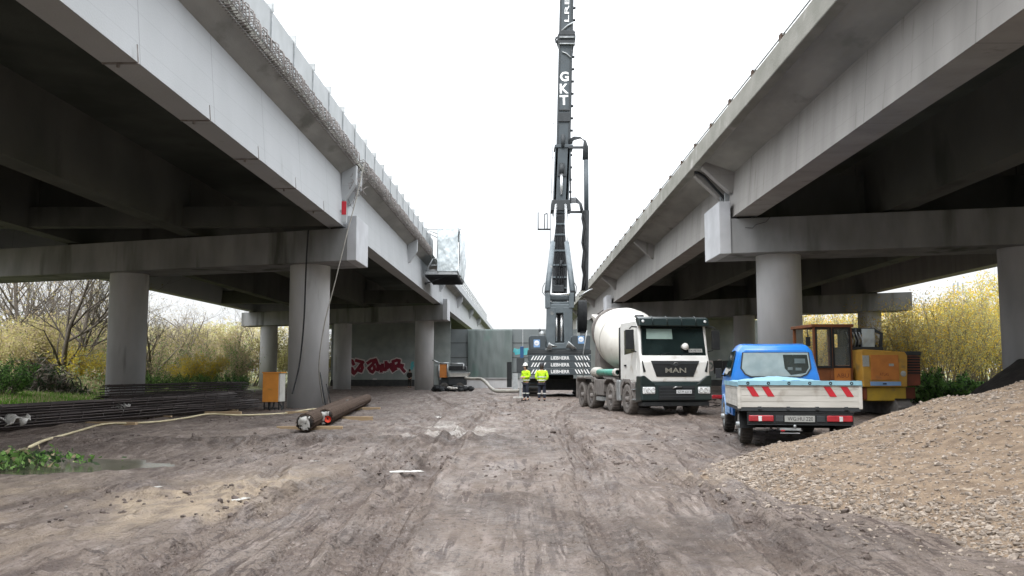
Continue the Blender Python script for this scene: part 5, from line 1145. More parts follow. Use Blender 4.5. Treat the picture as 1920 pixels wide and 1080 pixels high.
# two round cages on timbers in the yard
def pcage(px, py, px2, py2, r_, label, z0, capm, seed):
    Yn = {1: 20.9, 2: 23.2}[seed]; a = P(px, py, Yn); Yf = {1: 35.5, 2: 38.5}[seed]; b = P(px2, py2, Yf); az_ = -math.atan2(b.x-a.x, b.y-a.y); Lh = (Vector((b.x, b.y))-Vector((a.x, a.y))).length
    root = cage((a.x, a.y, gz(a.x, a.y)+z0), az_, Lh, r_, 18, .10, label, 'round reinforcement cages on timbers in the yard', mt='rust', rr=.016, rs=.011, seed=seed)
    m = MB(); m.lathe([(r_*.93, -.0), (r_*.93, Lh)], (0, 0, r_+.01), (0, 1, 0), 20); m.build('mud_filled_core', mat('muddy_core', (.05, .036, .027), (.032, .023, .018), .95, scale=6, bump=1, bscale=15), root)
    m = MB(); m.lathe([(0, -.02), (r_*.5, -.04), (r_*.9, -.01), (r_*.95, .05)], (0, 0, r_+.01), (0, 1, 0), 14); r9 = random.Random(seed)
    m.v = [(x+r9.uniform(-.03, .03), y+r9.uniform(-.05, .02), z+r9.uniform(-.03, .03)) for x, y, z in m.v]; m.build('end_wrap', 'soil', root)
    m = MB(); q7 = 7
    m.add([((i/(q7-1)-.55)*r_*1.5+r9.uniform(-.02, .02), -.06+r9.uniform(-.05, .03), r_+(j/(q7-1)-.5)*r_*1.6+r9.uniform(-.02, .02)) for j in range(q7) for i in range(q7)], [(j*q7+i, j*q7+i+1, (j+1)*q7+i+1, (j+1)*q7+i) for j in range(q7-1) for i in range(q7-1) if (i-3)**2+(j-3)**2 < 8+r9.uniform(0, 5) and (i < 4 or j > 3 or seed == 1)], 0, True)
    m.build('plastic_wrap', 'plast', root, solid=.006)
    if capm == 'red':
        m = MB(); m.lathe([(0, -.05), (.08, -.02), (.09, .02)], (.1, -.08, r_*.8), (.1, -1, .1), 8); m.build('red_tape', mat('orange_red_tape', (.75, .08, .04), (.6, .06, .03), .6), root)
    return root
pcage(571, 808, 655, 752, .19, 'muddy round rebar cage with a white wrapped end, left of the red-taped one', .04, 'w', 1)
pcage(608, 798, 687, 757, .19, 'muddy round rebar cage with orange-red tape on its near end', .05, 'red', 2)
for i, (xa, xb, py) in enumerate(((520, 642, 804), (620, 699, 785), (662, 713, 767), (536, 602, 775))):
    Yt = (1.45)*F/(py-696); a = P(xa, py, Yt); b = P(xb, py, Yt); m = MB(); w_ = (b-a).length/2; m.box(-w_, w_, -.06, .06, -.04, .085); o = m.build('timber_beam', 'wood', bevel=.005); o.location = ((a.x+b.x)/2, Yt, gz(a.x, Yt)+.0); o.rotation_euler = (0, 0, R((2, -1, -2, 3)[i]))
    tag(o, ('pale squared timber under the near ends of the round cages', 'squared timber under the middle of the round cages', 'thin squared timber under the far end of the round cages', 'squared timber lying at the foot of the near left column')[i], 'timber')
for i, (xa, xb, py, hh) in enumerate(((160, 258, 797, .09), (385, 452, 777, .1))):
    Yt = 1.45*F/(py-696); a = P(xa, py, Yt); b = P(xb, py, Yt); m = MB(); w_ = (b-a).length/2; m.box(-w_, w_, -.07, .07, -.03, hh); o = m.build('timber_plank', 'wood', bevel=.005); o.location = ((a.x+b.x)/2, Yt, gz(a.x, Yt)+.01); o.rotation_euler = (0, 0, R((-6, 2)[i]))
    tag(o, ('timber plank with a cut end lying under the yellow hose in front of the cages', 'timber plank lying beside the hose near the orange cabinet')[i], 'timber')
# hose
def gp(px, py, lift=.03):
    Yt = 1.45*F/(py-696)
    for _ in range(3):
        p = P(px, py, Yt); z = float(ground_h(np.array([p.x]), np.array([p.y]))[0])+lift; Yt = Yt*(1.45-z)/(1.45-p.z) if abs(1.45-p.z) > .01 else Yt
    p = P(px, py, Yt); return (p.x, Yt, z+.01)
o = cable([gp(18, 852, .09), gp(50, 842, .12), gp(80, 828, .13), gp(112, 819, .08), gp(150, 808), gp(195, 796), gp(250, 794), gp(300, 791), gp(350, 784), gp(392, 777, .1), gp(440, 779, .05), gp(490, 778), gp(540, 775), gp(575, 769), gp(606, 766)], .028, 'garden_hose', 'hose', n=8); tag(o, 'pale yellow hose snaking over the mud to the near left column', 'hose')
# orange cabinet on a stand
cb_ = thing('electric_cabinet', (P(509, 770, 32.6).x, 32.6, gz(-9, 32.6)), R(-7), 'orange electrical cabinet on a low steel stand beside the near left column', 'cabinet')
m = MB(); m.box(-.33, .33, -.05, .45, .33, 1.38); bd = m.build('housing', 'boxgrey', cb_, bevel=.015)
m = MB(); m.box(-.335, .27, -.075, -.052, .32, 1.385); dr = m.build('door', 'boxorange', cb_, bevel=.008)
m = MB(); m.box(-.12, .02, -.10, -.077, .78, .81); m.build('handle', 'ochre', dr)
m = MB(); m.box(-.36, .36, -.1, .48, 1.385, 1.42); m.build('lid', 'boxorange', cb_)
m = MB()
for x in (-.28, .28):
    for y in (0, .4): m.cyl((x, y, -.03), (x, y, .34), .025, n=6)
m.tube([(-.28, 0, .1), (.28, 0, .1)], .02, 6); m.tube([(.05, .1, .33), (.1, -.1, .1), (.3, -.2, .0), (.6, -.1, .02)], .03, 6); m.tube([(.2, .1, .33), (.4, .0, .15), (.5, -.3, .0)], .03, 6); m.tube([(-.1, .1, .33), (0, -.2, .05), (.2, -.4, .01)], .025, 6); m.build('stand', 'black', cb_)
# plastic scraps
def scrap(px, py, Yd, s_, label, seed, z=None, mt='plast'):
    q = random.Random(seed); p = P(px, py, Yd); m = MB(); n = 7
    g = [[Vector(((i/(n-1)-.5)*s_*1.6+q.uniform(-.12, .12)*s_, (j/(n-1)-.5)*s_*.6, q.uniform(-.22, .22)*s_)) for i in range(n)] for j in range(n)]
    m.add([v for r_ in g for v in r_], [(j*n+i, j*n+i+1, (j+1)*n+i+1, (j+1)*n+i) for j in range(n-1) for i in range(n-1) if q.random() > .18], 0, True)
    o = m.build('plastic_scrap', mt, solid=.006); o.location = (p.x, Yd, p.z if z is None else z); o.rotation_euler = (R(25), 0, q.uniform(-1, 1)); return tag(o, label, 'plastic scrap')
scrap(226, 762, 26.0, .42, 'white plastic strip caught on the cages left of the near left pier', 1); scrap(14, 788, 19.5, .5, 'white plastic sheet on the cages at the left edge of the picture', 2)
scrap(645, 752, 31.5, .3, 'white plastic bundle between the two round cages', 3, .35); scrap(622, 762, 29.0, .35, 'white plastic wrap lying left of the red-taped cage', 4, .3)
for k, (px, py, s_, lb) in enumerate(((590, 866, .12, 'white plastic fragment on the mud in front of the round cages'), (762, 886, .35, 'torn whitish plastic strip pressed in the mud at the middle of the yard'), (283, 916, .2, 'whitish fragment on the mud left of the sandy patch'), (450, 938, .2, 'pale green fragment beside the sandy patch'), (820, 783, .55, 'long pale puddled plastic strip in the far middle of the yard'))):
    g_ = gp(px, py, .0); o = scrap(px, py, g_[1], s_*.8, lb, 20+k, g_[2]+.005, 'bed'); o.rotation_euler = (0, 0, .4*k); o.scale = (1, 1, .12)
# leaning rods at the near left column
m = MB(); m.tube([P(600, 698, 34), P(611, 765, 33.0)], .025, 6); m.tube([P(612, 720, 33.5), P(621, 760, 33.2)], .02, 6); o = m.build('steel_rods', 'black'); tag(o, 'dark steel rods leaning against the near left column', 'rods')

# ================================================================ GRAVEL HEAP
gxs = np.arange(1.9, 14.0, .045); gys = np.arange(3.2, 18.5, .045); X, Y = np.meshgrid(gxs, gys)
def pile_h(X, Y):
    toe = np.where(Y < 11.2, 2.62+(11.2-Y)*.26, 2.6+(Y-11.2)*.2) + .10*fbm(X*.8, Y*.9, 101, 3)
    d = X-toe
    h_ = np.interp(d, [-5, 0, .9, 2.1, 2.75, 3.5, 4.3, 5.0, 5.6, 8, 12], [-1.2, 0, .30, .52, .76, 1.0, 1.12, 1.33, 1.46, 1.76, 1.85])
    ba = np.maximum(0, Y-13.9+.25*fbm(X*.7, X*0, 103, 3))
    h_ = h_ - ba*.62 + .075*fbm(X*1.1, Y*1.1, 102, 5)*sstep(0, 1, d) + .012*fbm(X*6, Y*6, 104, 3)
    return h_
Hh = pile_h(X, Y); base = macro(X, Y); ZZ = np.where(Hh > -.08, base+Hh, base-.25)
nx, ny = len(gxs), len(gys); i_, j_ = np.meshgrid(np.arange(nx-1), np.arange(ny-1)); b0 = (j_*nx+i_).ravel(); hf = Hh.ravel(); keep = (hf[b0] > -.2) | (hf[b0+1] > -.2) | (hf[b0+nx] > -.2); b0 = b0[keep]
fq = np.stack([b0, b0+1, b0+nx+1, b0+nx], 1); used = np.unique(fq); mp_ = np.full(nx*ny, -1); mp_[used] = np.arange(len(used))
M['gravel'] = mat('sandy_gravel', (.225, .166, .114), (.125, .09, .064), .95, scale=7, bump=1, bscale=45, c3=(.33, .27, .205), f3=.58, s3=14, detail=9)
gh_ = npmesh('gravel_heap', np.stack([X.ravel(), Y.ravel(), ZZ.ravel()], 1)[used], mp_[fq], 'gravel', smooth=True)
tag(gh_, 'large heap of sandy beige gravel in the right foreground', 'gravel heap')
nst = 34000; sx_ = rng.uniform(2.0, 9.5, nst*3); sy_ = rng.uniform(4, 14.6, nst*3); hh = pile_h(sx_, sy_); toe = np.where(sy_ < 11.2, 2.52+(11.2-sy_)*.26, 2.5+(sy_-11.2)*.12); d = sx_-toe
pr_ = np.exp(-((d-.3)/.42)**2)*1.1+.16+.5*sstep(.1, .45, fbm(sx_*.8, sy_*.8, 107, 3)); ok = (hh > -.05) & (rng.uniform(0, 1, nst*3) < pr_); sx_, sy_, hh, d = [a[ok][:nst] for a in (sx_, sy_, hh, d)]
# a few stray stones out on the mud
ex_ = 500; ax_ = rng.uniform(-.8, 0, ex_)**1; ay_ = rng.uniform(4.5, 13, ex_); tx = 2.52+(11.2-np.minimum(ay_, 11.2))*.26+ax_*.8
sx_ = np.concatenate([sx_, tx]); sy_ = np.concatenate([sy_, ay_]); zb = np.concatenate([hh[:]+macro(sx_[:len(hh)], sy_[:len(hh)]), ground_h(tx, ay_)])
n = len(sx_); phi = (1+5**.5)/2
ico = np.array([(-1, phi, 0), (1, phi, 0), (-1, -phi, 0), (1, -phi, 0), (0, -1, phi), (0, 1, phi), (0, -1, -phi), (0, 1, -phi), (phi, 0, -1), (phi, 0, 1), (-phi, 0, -1), (-phi, 0, 1)])/1.9
icf = np.array([(0, 11, 5), (0, 5, 1), (0, 1, 7), (0, 7, 10), (0, 10, 11), (1, 5, 9), (5, 11, 4), (11, 10, 2), (10, 7, 6), (7, 1, 8), (3, 9, 4), (3, 4, 2), (3, 2, 6), (3, 6, 8), (3, 8, 9), (4, 9, 5), (2, 4, 11), (6, 2, 10), (8, 6, 7), (9, 8, 1)])
sz = rng.gamma(2.4, .0046, n).clip(.005, .04)
def stones(sx_, sy_, zb, sz):
    n = len(sx_); v = ico[None]*(1+rng.uniform(-.28, .28, (n, 12, 1))); v = v*np.stack([rng.uniform(.8, 1.7, n), rng.uniform(.7, 1.3, n), rng.uniform(.5, .95, n)], 1)[:, None, :]
    an = rng.uniform(0, 2*PI, n); ti = rng.uniform(-.6, .6, n); c_, s_ = np.cos(ti)[:, None], np.sin(ti)[:, None]
    y2 = v[..., 1]*c_-v[..., 2]*s_; z2 = v[..., 1]*s_+v[..., 2]*c_; v = np.stack([v[..., 0], y2, z2], -1)
    c_, s_ = np.cos(an)[:, None], np.sin(an)[:, None]; x2 = v[..., 0]*c_-v[..., 1]*s_; y2 = v[..., 0]*s_+v[..., 1]*c_
    v = np.stack([x2, y2, v[..., 2]], -1)*sz[:, None, None]+np.stack([sx_, sy_, zb+sz*.15], 1)[:, None, :]
    return v.reshape(-1, 3), (icf[None]+np.arange(n)[:, None, None]*12).reshape(-1, 3)
M['st1'] = mat('stone_pale', (.33, .28, .235), (.15, .125, .105), .9, scale=14, c3=(.2, .165, .135), f3=.5, s3=9, detail=2, lo=.42, hi=.58)
v, f = stones(sx_, sy_, zb, sz); o = npmesh('gravel_stones', v, f, 'st1'); tag(o, 'loose pale stones scattered over the foot of the gravel heap', kind='stuff')
# clods and pebbles on the mud
n = 5200; u = rng.uniform(0, 1, n); cy_ = 4.8*(45/4.8)**u; cx_ = rng.uniform(-.56, .4, n)*cy_; kp = fbm(cx_*.6, cy_*.4, 121, 3) > .08; cx_, cy_ = cx_[kp], cy_[kp]
v, f = stones(cx_, cy_, ground_h(cx_, cy_), rng.gamma(2.2, .0065, len(cx_)).clip(.005, .05)*(1+cy_*.02)); M['clod'] = mat('mud_clod', (.13, .105, .095), (.075, .06, .053), .95, scale=15, c3=(.3, .28, .26), f3=.66, s3=.9); o = npmesh('mud_clods', v, f, 'clod'); tag(o, 'small clods and pebbles strewn over the mud', kind='stuff')
# dark soil heap behind
gxs = np.arange(12, 24, .12); gys = np.arange(21, 34, .12); X, Y = np.meshgrid(gxs, gys); q = 1-np.sqrt(((X-17.6)/4.6)**2+((Y-27)/4.3)**2)
Zs = np.clip(q*3.2, -1, 1.75)+.22*fbm(X*.8, Y*.8, 131, 4)*sstep(-.1, .2, q); nx, ny = len(gxs), len(gys); i_, j_ = np.meshgrid(np.arange(nx-1), np.arange(ny-1)); b0 = (j_*nx+i_).ravel()
o = npmesh('soil_heap', np.stack([X.ravel(), Y.ravel(), np.where(Zs > -.3, Zs, -.3).ravel()], 1), np.stack([b0, b0+1, b0+nx+1, b0+nx], 1), 'soil', smooth=True); tag(o, 'dark black soil heap beside the far right column', 'soil heap')
# sundry rusty scrap between truck and pickup
sc_ = thing('scrap_pile', (P(1345, 760, 36).x, 36, gz(8, 36)), 0, 'low tangle of dark steel with a red piece between the mixer and the pickup', 'scrap'); m = MB()
for k in range(60): a = Vector((r3.uniform(-.9, 1.0), r3.uniform(-.4, .4), r3.uniform(0, .5))); m.cyl(a, a+Vector((r3.uniform(-.5, .5), r3.uniform(-.3, .3), r3.uniform(-.1, .1))), .02, n=5)
m.build('steel_bars', 'rebar', sc_); m = MB(); m.box(-.3, .35, -.45, -.2, .35, .5); m.build('red_block', 'redlamp', sc_, bevel=.03)

# ================================================================ VEGETATION
def leaves(P0, size, jit, seed, aspect=1.6):
    g = np.random.default_rng(seed); n = len(P0); c_ = P0+g.normal(0, jit, (n, 3)); a = g.normal(0, 1, (n, 3)); a /= np.linalg.norm(a, axis=1)[:, None]; b = g.normal(0, 1, (n, 3)); b = np.cross(a, b); b /= np.linalg.norm(b, axis=1)[:, None]
    s_ = (size*g.uniform(.5, 1.4, n))[:, None]; a = a*s_*aspect; b = b*s_*.5
    v = np.stack([c_-a, c_+b, c_+a, c_-b], 1).reshape(-1, 3); return v, (np.arange(n)[:, None]*4+np.arange(4)[None])
def grow(seed, H, spread, levels, kids, r0, lean=0, up=.25, first=.35, nseg=5):
    g = random.Random(seed); br = []; tips = []
    def rec(p, d, ln, r_, lv):
        pts = [p]; rad = [r_]
        for i in range(nseg):
            d = (d+Vector((g.gauss(0, .10), g.gauss(0, .10), g.gauss(0, .07)+up*.12))).normalized(); p = p+d*ln/nseg; pts.append(p); rad.append(r_*(1-.75*(i+1)/nseg))
            if lv >= levels-1: tips.append(tuple(p))
        br.append((pts, rad, lv))
        if lv < levels:
            for k in range(kids[lv]):
                t_ = first+(1-first)*(k+g.random())/kids[lv] if lv == 0 else g.uniform(.15, 1); i = min(nseg-1, int(t_*nseg)); q = pts[i].lerp(pts[i+1], t_*nseg-i); dd = (pts[i+1]-pts[i]).normalized()
                ax_ = dd.orthogonal(); ax_.rotate(Matrix.Rotation(g.uniform(0, 2*PI), 3, dd)); an = g.uniform(.45, 1.0)*spread; nd = (dd*math.cos(an)+ax_*math.sin(an)).normalized()
                rec(q, nd, ln*g.uniform(.45, .72), max(.006, rad[i]*.62), lv+1)
    rec(Vector((0, 0, -.2)), Vector((lean, 0, 1)).normalized(), H*.62, r0, 0)
    return br, np.array(tips)
def make_tree(name, label, seed, H, spread, levels, kids, r0, leafm, nleaf, lsize, ljit, bark='bark', cat='tree', group='trees', multi=1, first=.35, up=.25):
    root = thing(name, (0, 0, 0), 0, label, cat, group); tr = MB(); tw = MB(); tips = []
    for q in range(multi):
        br, tp = grow(seed*10+q, H*(1-.12*(q % 3)), spread, levels, kids, r0*(1 if q == 0 else .7), lean=0 if multi == 1 else (q/(multi-1)-.5)*1.0, first=first, up=up)
        ang = q*2.4; Mx = Matrix.Rotation(ang, 3, 'Z') if multi > 1 else Matrix.Identity(3)
        for pts, rad, lv in br:
            (tr if lv <= 1 else tw).tube([Mx @ p for p in pts], rad, 7 if lv == 0 else (5 if lv == 1 else 3), cap=False)
        if len(tp): tips.append(np.array([tuple(Mx @ Vector(t_)) for t_ in tp]))
    tips = np.concatenate(tips); tr.build('trunk', bark, root); 
    if tw.v: tw.build('twigs', bark, root)
    if nleaf:
        g = np.random.default_rng(seed); p0 = tips[g.integers(0, len(tips), nleaf)]; v, f = leaves(p0, lsize, ljit, seed); npmesh('crown', v, f, leafm, root, mi=(g.uniform(0, 1, nleaf) < .3).astype(int) if isinstance(leafm, list) else None)
    return root
def make_shrub(name, label, seed, H, W, leafm, nleaf, lsize, nst=26, group='shrubs', bark='bark2', cat='shrub', dens=1):
    root = thing(name, (0, 0, 0), 0, label, cat, group); g = random.Random(seed); st_ = MB(); cl = []
    for k in range(nst):
        a = g.uniform(0, 2*PI); rr_ = g.random()**.5; p = Vector((.15*W*rr_*math.cos(a), .15*W*rr_*math.sin(a), -.1)); d = Vector((math.cos(a)*rr_*.62*W/H, math.sin(a)*rr_*.62*W/H, 1)).normalized(); ln = H*g.uniform(.65, 1.05); pts = [p]; n = 7
        for i in range(n):
            d = (d+Vector((g.gauss(0, .09), g.gauss(0, .09), g.gauss(0, .05)))).normalized(); p = p+d*ln/n; pts.append(p)
            if i >= 1: cl.append(tuple(p))
            if i >= 2:
                for _ in range(3):
                    e = (d+Vector((g.gauss(0, .6), g.gauss(0, .6), g.gauss(.1, .4)))).normalized(); q2 = p+e*ln*g.uniform(.08, .2); st_.tube([p, p.lerp(q2, .5)+Vector((0, 0, .03)), q2], [.014, .01, .005], 3, cap=False); cl.append(tuple(q2)); cl.append(tuple(p.lerp(q2, .6)))
        st_.tube(pts, [.035*(1-.8*i/n) for i in range(n+1)], 4, cap=False)
    st_.build('stems', bark, root); cl = np.array(cl); q = np.random.default_rng(seed); p0 = cl[q.integers(0, len(cl), nleaf)]; v, f = leaves(p0, lsize, .05*H, seed+1)
    v[:, 2] = np.maximum(v[:, 2], .02); npmesh('crown', v, f, leafm, root, mi=(q.uniform(0, 1, nleaf) < .35).astype(int) if isinstance(leafm, list) else None); return root
def plant_copies(protos, spots):
    seen = set()
    for (pi, x, y, rz, s_, lb) in spots:
        o = protos[pi]
        if pi in seen: o = dup(o)
        seen.add(pi); o.location = (x, y, gz(x, y)-.05); o.rotation_euler = (0, 0, rz); o.scale = (s_, s_, s_); o['label'] = lb
q = random.Random(17)
bare = [make_tree('bare_tree', '', 1, 13, .9, 4, (7, 5, 4, 3), .26, 'lf_tan', 500, .05, .25, group='bare trees beyond the left viaduct', first=.25, up=.5), make_tree('bare_tree', '', 2, 12, .8, 4, (5, 5, 4, 3), .2, 'lf_olive', 700, .05, .3, multi=3, group='bare trees beyond the left viaduct', first=.2, up=.5),
        make_tree('bare_tree', '', 3, 11, 1.1, 4, (8, 5, 4, 4), .24, 'lf_tan', 1500, .05, .3, bark='bark2', multi=2, group='bare trees beyond the left viaduct', first=.15, up=.1)]
def XY(px, Yd): return (px-970)/F*Yd
spots = []
for (pi, px, Yd, s_, rz, lb) in ((0, 50, 62, 1.0, .3, 'bare dark tree near the left edge beyond the viaduct'), (1, 118, 56, 1.05, 1.9, 'forked bare tree with several stems left of the near left column'), (0, 82, 84, 1.15, 2.5, 'far slender bare tree between two nearer bare trees'), (1, 160, 72, 1.1, 4.0, 'bare tree whose boughs reach the near left column'),
                             (0, 12, 75, 1.1, 5.0, 'leafless tree cut by the left edge of the picture'), (2, 395, 80, .95, .4, 'broad bare tree with low sweeping boughs between the left columns'), (2, 330, 95, .9, 2.2, 'pale twiggy tree right of the near left column'), (1, 440, 98, .9, 3.3, 'thin leafless tree beside the far left pier cap'), (2, 616, 105, .9, 1, 'bare tree glimpsed between the left columns'), (0, 140, 60, .95, 3.1, 'upright bare tree just left of the near left column'), (1, 70, 68, 1.2, .9, 'tall many-stemmed bare tree in the left opening'), (0, 30, 90, 1.3, 4.4, 'far tall bare tree close to the left edge'), (0, 185, 92, 1.3, 5.4, 'far bare tree touching the near left column'), (2, 300, 70, .95, 1.2, 'bare twiggy tree just right of the near left column')):
    spots.append((pi, XY(px, Yd), Yd, rz, s_, lb))
plant_copies(bare, spots)
shr = [make_shrub('willow_shrub', '', 1, 4.6, 4.8, ['lf_olive', 'lf_tan'], 11000, .065, group='shrubs beyond the left viaduct'), make_shrub('golden_shrub', '', 2, 3.6, 4.2, ['lf_gold', 'lf_olive'], 9000, .065, group='shrubs beyond the left viaduct'),
       make_shrub('brown_shrub', '', 3, 4.2, 4.6, ['lf_tan', 'lf_green'], 7000, .06, nst=34, group='shrubs beyond the left viaduct'), make_shrub('green_bush', '', 4, 2.3, 3.6, ['lf_green', 'lf_dark'], 6000, .06, group='shrubs beyond the left viaduct')]
tone = ('olive willow-like', 'golden-leaved', 'brown twiggy', 'fresh green')
sp2 = []
L_rows = [(0, 30, 58, 1.0), (0, 90, 60, 1.0), (0, 140, 66, 1.05), (2, 178, 62, .9), (1, 160, 56, .75), (3, 6, 42, .8), (2, 290, 70, .9), (1, 372, 64, .72), (0, 325, 78, 1.0), (2, 430, 72, .9), (0, 470, 86, 1.1), (3, 400, 58, .6), (3, 445, 60, .6), (1, 300, 82, 1.0), (0, 360, 96, 1.25), (2, 420, 98, 1.2), (0, 525, 94, 1.1), (2, 60, 80, 1.3), (0, 120, 84, 1.35), (2, 180, 88, 1.3), (0, 10, 84, 1.35), (1, 5, 66, 1.05), (2, 250, 100, 1.3), (0, 615, 110, 1.2), (3, 335, 60, .55), (3, 288, 56, .6)]
for k, (pi, px, Yd, s_) in enumerate(L_rows):
    lab = f'{tone[pi]} shrub ' + ('cut by the left picture edge' if px < 25 else 'left of the near left column' if px < 230 else 'between the left columns' if px < 480 else 'behind the left columns')
    sp2.append((pi, XY(px, Yd), Yd, k*1.3, s_, lab + (', in front' if Yd < 61 else ', second row' if Yd < 75 else ', third row' if Yd < 90 else ', far back') + (', leftmost of them' if px in (30, 60, 290, 300, 325) else ', rightmost of them' if px in (160, 178, 180, 430, 445, 615) else '')))
plant_copies(shr, sp2)
shR = [make_shrub('golden_willow', '', 11, 6.0, 6.5, ['lf_olive', 'lf_gold'], 11000, .055, nst=56, group='willows beyond the right viaduct'), make_shrub('golden_willow', '', 12, 6.2, 6.0, ['lf_gold', 'lf_olive'], 11500, .06, nst=44, group='willows beyond the right viaduct'), make_shrub('low_green_plant', '', 13, 1.3, 2.6, ['lf_green', 'lf_dark'], 3500, .07, group='low plants beyond the right viaduct', cat='plant')]
sp3 = []
for k, (pi, px, Yd, s_, lb) in enumerate(((0, 1700, 60, .95, 'dense olive willow right beside the far pier cap'), (0, 1765, 57, .92, 'olive willow in the middle of the right opening'), (0, 1835, 60, 1.0, 'olive willow close to the right column'), (1, 1850, 72, 1.35, 'tall golden willow rising behind beside the right column'), (1, 1790, 78, 1.2, 'golden willow showing above the olive ones'), (1, 1895, 66, 1.3, 'golden willow partly behind the right column'),
        (0, 1535, 88, 1.15, 'greyish willow seen above the excavator cab on the left'), (0, 1590, 90, 1.2, 'greyish willow seen above the excavator cab on the right'), (1, 1512, 98, 1.1, 'golden shrub peeping out beside the near right column'), (0, 1680, 84, 1.2, 'far willow with thin top beside the pier cap'), (0, 1950, 58, 1.2, 'willow hidden right of the right column'), (0, 1650, 92, 1.2, 'willow hidden behind the far right column'),
        (2, 1730, 42, 1.0, 'low leafy green plant beside the excavator'), (2, 1765, 40, 1.1, 'low leafy green plant in front of the willow stems'), (2, 1745, 46, 1.1, 'low green plant behind the soil heap'), (2, 1800, 46, 1.0, 'low green plant at the right end of the soil heap'))):
    sp3.append((pi, XY(px, Yd), Yd, k*1.1, s_, lb))
plant_copies(shR, sp3)
M['lf_pale'] = leafmat('pale_green_leaves', (.3, .36, .17), (.22, .28, .12))
# distant wood, grass and weeds as stuff
g = np.random.default_rng(3)
def far_wood(nm, x0, x1, y0, y1, hmin, hmax, n, mts, label, ls=.14):
    x = g.uniform(x0, x1, n); y = g.uniform(y0, y1, n); hh = hmin+(hmax-hmin)*(.5+.5*fbm(x*.09, y*.05, 141, 4)); z = hh*g.uniform(0, 1, n)**.6
    v, f = leaves(np.stack([x, y, z], 1), ls, .25, 9); o = npmesh(nm, v, f, mts, mi=(fbm(x*.12, z*.3, 143, 3)+g.uniform(-.4, .4, n) > 0).astype(int)); return tag(o, label, kind='stuff')
far_wood('woodland', -105, -34, 112, 140, 6, 10, 60000, ['lf_tan', 'lf_olive'], 'far belt of brown and olive scrub beyond the left viaduct')
far_wood('woodland', 32, 115, 112, 140, 7, 12, 45000, ['lf_olive', 'lf_gold'], 'far belt of olive and golden scrub beyond the right viaduct')
def blades(nm, x, y, hgt, label, mts, wd=.012):
    n = len(x); z = ground_h(x, y)-.02; a = g.uniform(0, 2*PI, n); hh = hgt*g.uniform(.5, 1.3, n); lx, ly = g.normal(0, .3, n)*hh, g.normal(0, .3, n)*hh; dx, dy = np.cos(a)*wd, np.sin(a)*wd
    v = np.stack([np.stack([x-dx, y-dy, z], 1), np.stack([x+dx, y+dy, z], 1), np.stack([x+lx, y+ly, z+hh], 1)], 1).reshape(-1, 3); o = npmesh(nm, v, np.arange(n*3).reshape(-1, 3), mts, mi=(g.uniform(0, 1, n) < .35).astype(int)); return tag(o, label, kind='stuff')
n = 60000; y = g.uniform(38, 66, n); x = g.uniform(-.62, -.27, n)*y; kp = (x < -20.5+g.normal(0, .5, n)); blades('grass', x[kp], y[kp], .22, 'green grass strip beyond the left viaduct', ['grass', 'lf_tan'], .03)
n = 26000; y = g.uniform(38, 100, n); x = g.uniform(.36, .58, n)*y; kp = x > 26; blades('grass', x[kp], y[kp], .3, 'rough grass beyond the right viaduct', ['lf_tan', 'grass'], .03)
n = 30000; y = g.uniform(50, 100, n); x = g.uniform(-.6, -.2, n)*y; kp = x < -26.5; x, y = x[kp], y[kp]; z = gz(-30, 60)+np.abs(fbm(x*.3, y*.3, 151, 3))*2.4*g.uniform(0, 1, len(x)); v, f = leaves(np.stack([x, y, z], 1), .09, .1, 12)
tag(npmesh('undergrowth', v, f, ['lf_green', 'lf_tan', 'lf_olive'], mi=np.clip(((fbm(x*.25, y*.2, 153, 3)+g.uniform(-.5, .5, len(x))+.6)*2.2).astype(int), 0, 2)), 'tangled green and brown undergrowth beyond the left viaduct', kind='stuff')
far_wood('woodland', -75, -48, -80, 45, 6, 10, 30000, ['lf_tan', 'lf_olive'], 'unseen brown and olive scrub added along the left viaduct to block low sky light', .3)  # out of view, added to keep low sky light from under the deck
far_wood('woodland', -90, 90, -110, -75, 8, 12, 40000, ['lf_tan', 'lf_olive'], 'unseen belt of brown and olive trees added behind the yard to block low light', .35)  # added behind the camera to block horizon light below the decks
far_wood('woodland', 44, 75, -80, 48, 6, 10, 30000, ['lf_olive', 'lf_gold'], 'unseen olive scrub added along the right viaduct to block low sky light', .3)  # unseen light blocker added beside the right deck
n = 30000; y = g.uniform(48, 58, n); x = g.uniform(-.62, -.24, n)*y; kp = x < -25; x, y = x[kp], y[kp]; z = gz(-30, 60)+(.35+np.abs(fbm(x*.4, y*.4, 155, 3))*2.6)*g.uniform(0, 1, len(x)); v, f = leaves(np.stack([x, y, z], 1), .08, .08, 13)
tag(npmesh('tall_weeds', v, f, ['lf_green', 'lf_tan', 'lf_pale'], mi=np.clip(((fbm(x*.3, y*.3, 157, 3)+g.uniform(-.5, .5, len(x))+.6)*2.2).astype(int), 0, 2)), 'pale green and tan weeds in front of the shrubs beyond the left viaduct', kind='stuff')
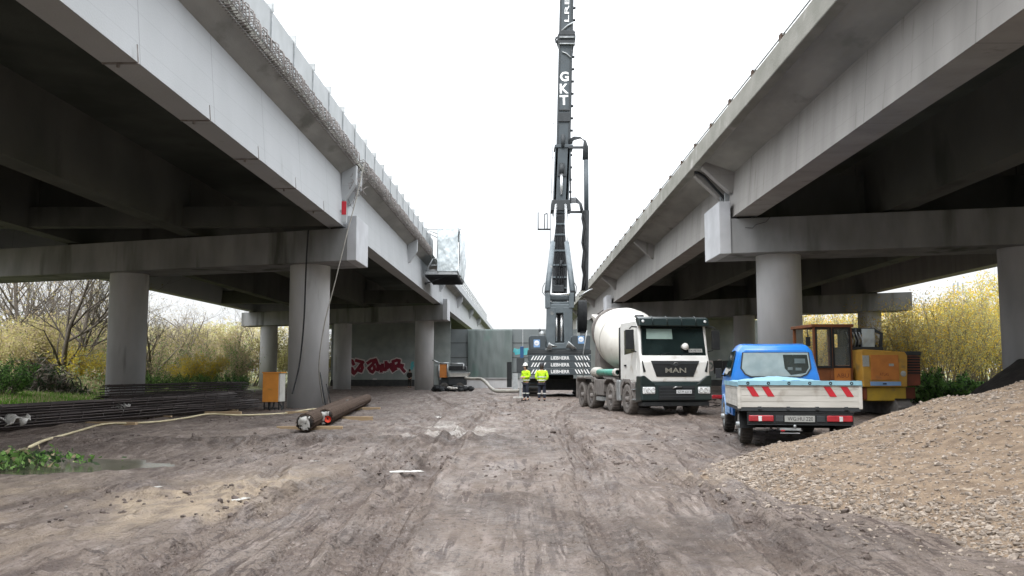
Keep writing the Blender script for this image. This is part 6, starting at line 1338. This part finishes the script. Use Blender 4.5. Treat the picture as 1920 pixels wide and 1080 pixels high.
# brush pile
x = g.normal(XY(80, 48), 1.3, 5000); y = g.normal(48, .8, 5000); z = np.abs(g.normal(0, .5, 5000))*np.exp(-((x-XY(80, 48))/1.8)**2)*1.6; v, f = leaves(np.stack([x, y, z], 1), .07, .05, 14, 4); tag(npmesh('brush_pile', v, f, ['bark', 'lf_dark', 'bark2'], mi=g.integers(0, 3, 5000)), 'heap of cut brush and brown twigs on the grass', 'brush pile')
# puddle with water plants at the left edge
m = MB(); n = 60; c_ = (-7.9, 14.5); m.add([(c_[0]+(2.3+.25*math.sin(3*a)+.12*math.sin(7*a))*math.cos(a), c_[1]+(1.9+.2*math.cos(4*a)+.1*math.sin(9*a))*math.sin(a), .0) for a in [2*PI*k/n for k in range(n)]], [tuple(range(n))]); m.v = [(x, y, gz(x, y)-.10) for x, y, z in m.v]
M['water'] = mat('puddle_water', (.07, .075, .05), (.12, .11, .08), .16, scale=2, spec=.6); o = m.build('puddle_water', 'water'); tag(o, 'shallow murky puddle at the left edge of the yard', kind='structure')
r_ = np.abs(g.normal(0, 1, 1300)); a = g.uniform(0, 2*PI, 1300); x = -8.3+r_*.62*np.cos(a); y = 14.5+r_*.62*np.sin(a); kp = x < -6.4; x, y = x[kp], y[kp]; z = np.abs(g.normal(0, .08, len(x)))*np.exp(-((x+8.2)/1.1)**2)*.9-.04
v, f = leaves(np.stack([x, y, z], 1), .06, .02, 19, 1.0); v[:, 2] = np.maximum(v[:, 2], -.05); tag(npmesh('pond_weeds', v, f, ['lf_green', 'lf_dark', 'lf_tan'], mi=g.choice([0, 1, 2], len(x), p=[.55, .33, .12])), 'broad green weeds growing in the puddle at the left edge', kind='stuff')
# antenna mast far away
am = thing('antenna_mast', (XY(1798, 210), 210, 0), 0, 'tiny telecom mast on the horizon above the right willows', 'mast')
m = MB(); m.cyl((0, 0, 0), (0, 0, 21.5), .35, .2, n=8); m.build('pole', 'steelg', am); m = MB()
for a in (0, 2.1, 4.2): m.box(1.1*math.cos(a)-.15, 1.1*math.cos(a)+.15, 1.1*math.sin(a)-.15, 1.1*math.sin(a)+.15, 19.5, 22.5); m.cyl((0, 0, 20.5), (1.1*math.cos(a), 1.1*math.sin(a), 20.5), .08, n=5)
m.build('antennas', 'steelg', am)
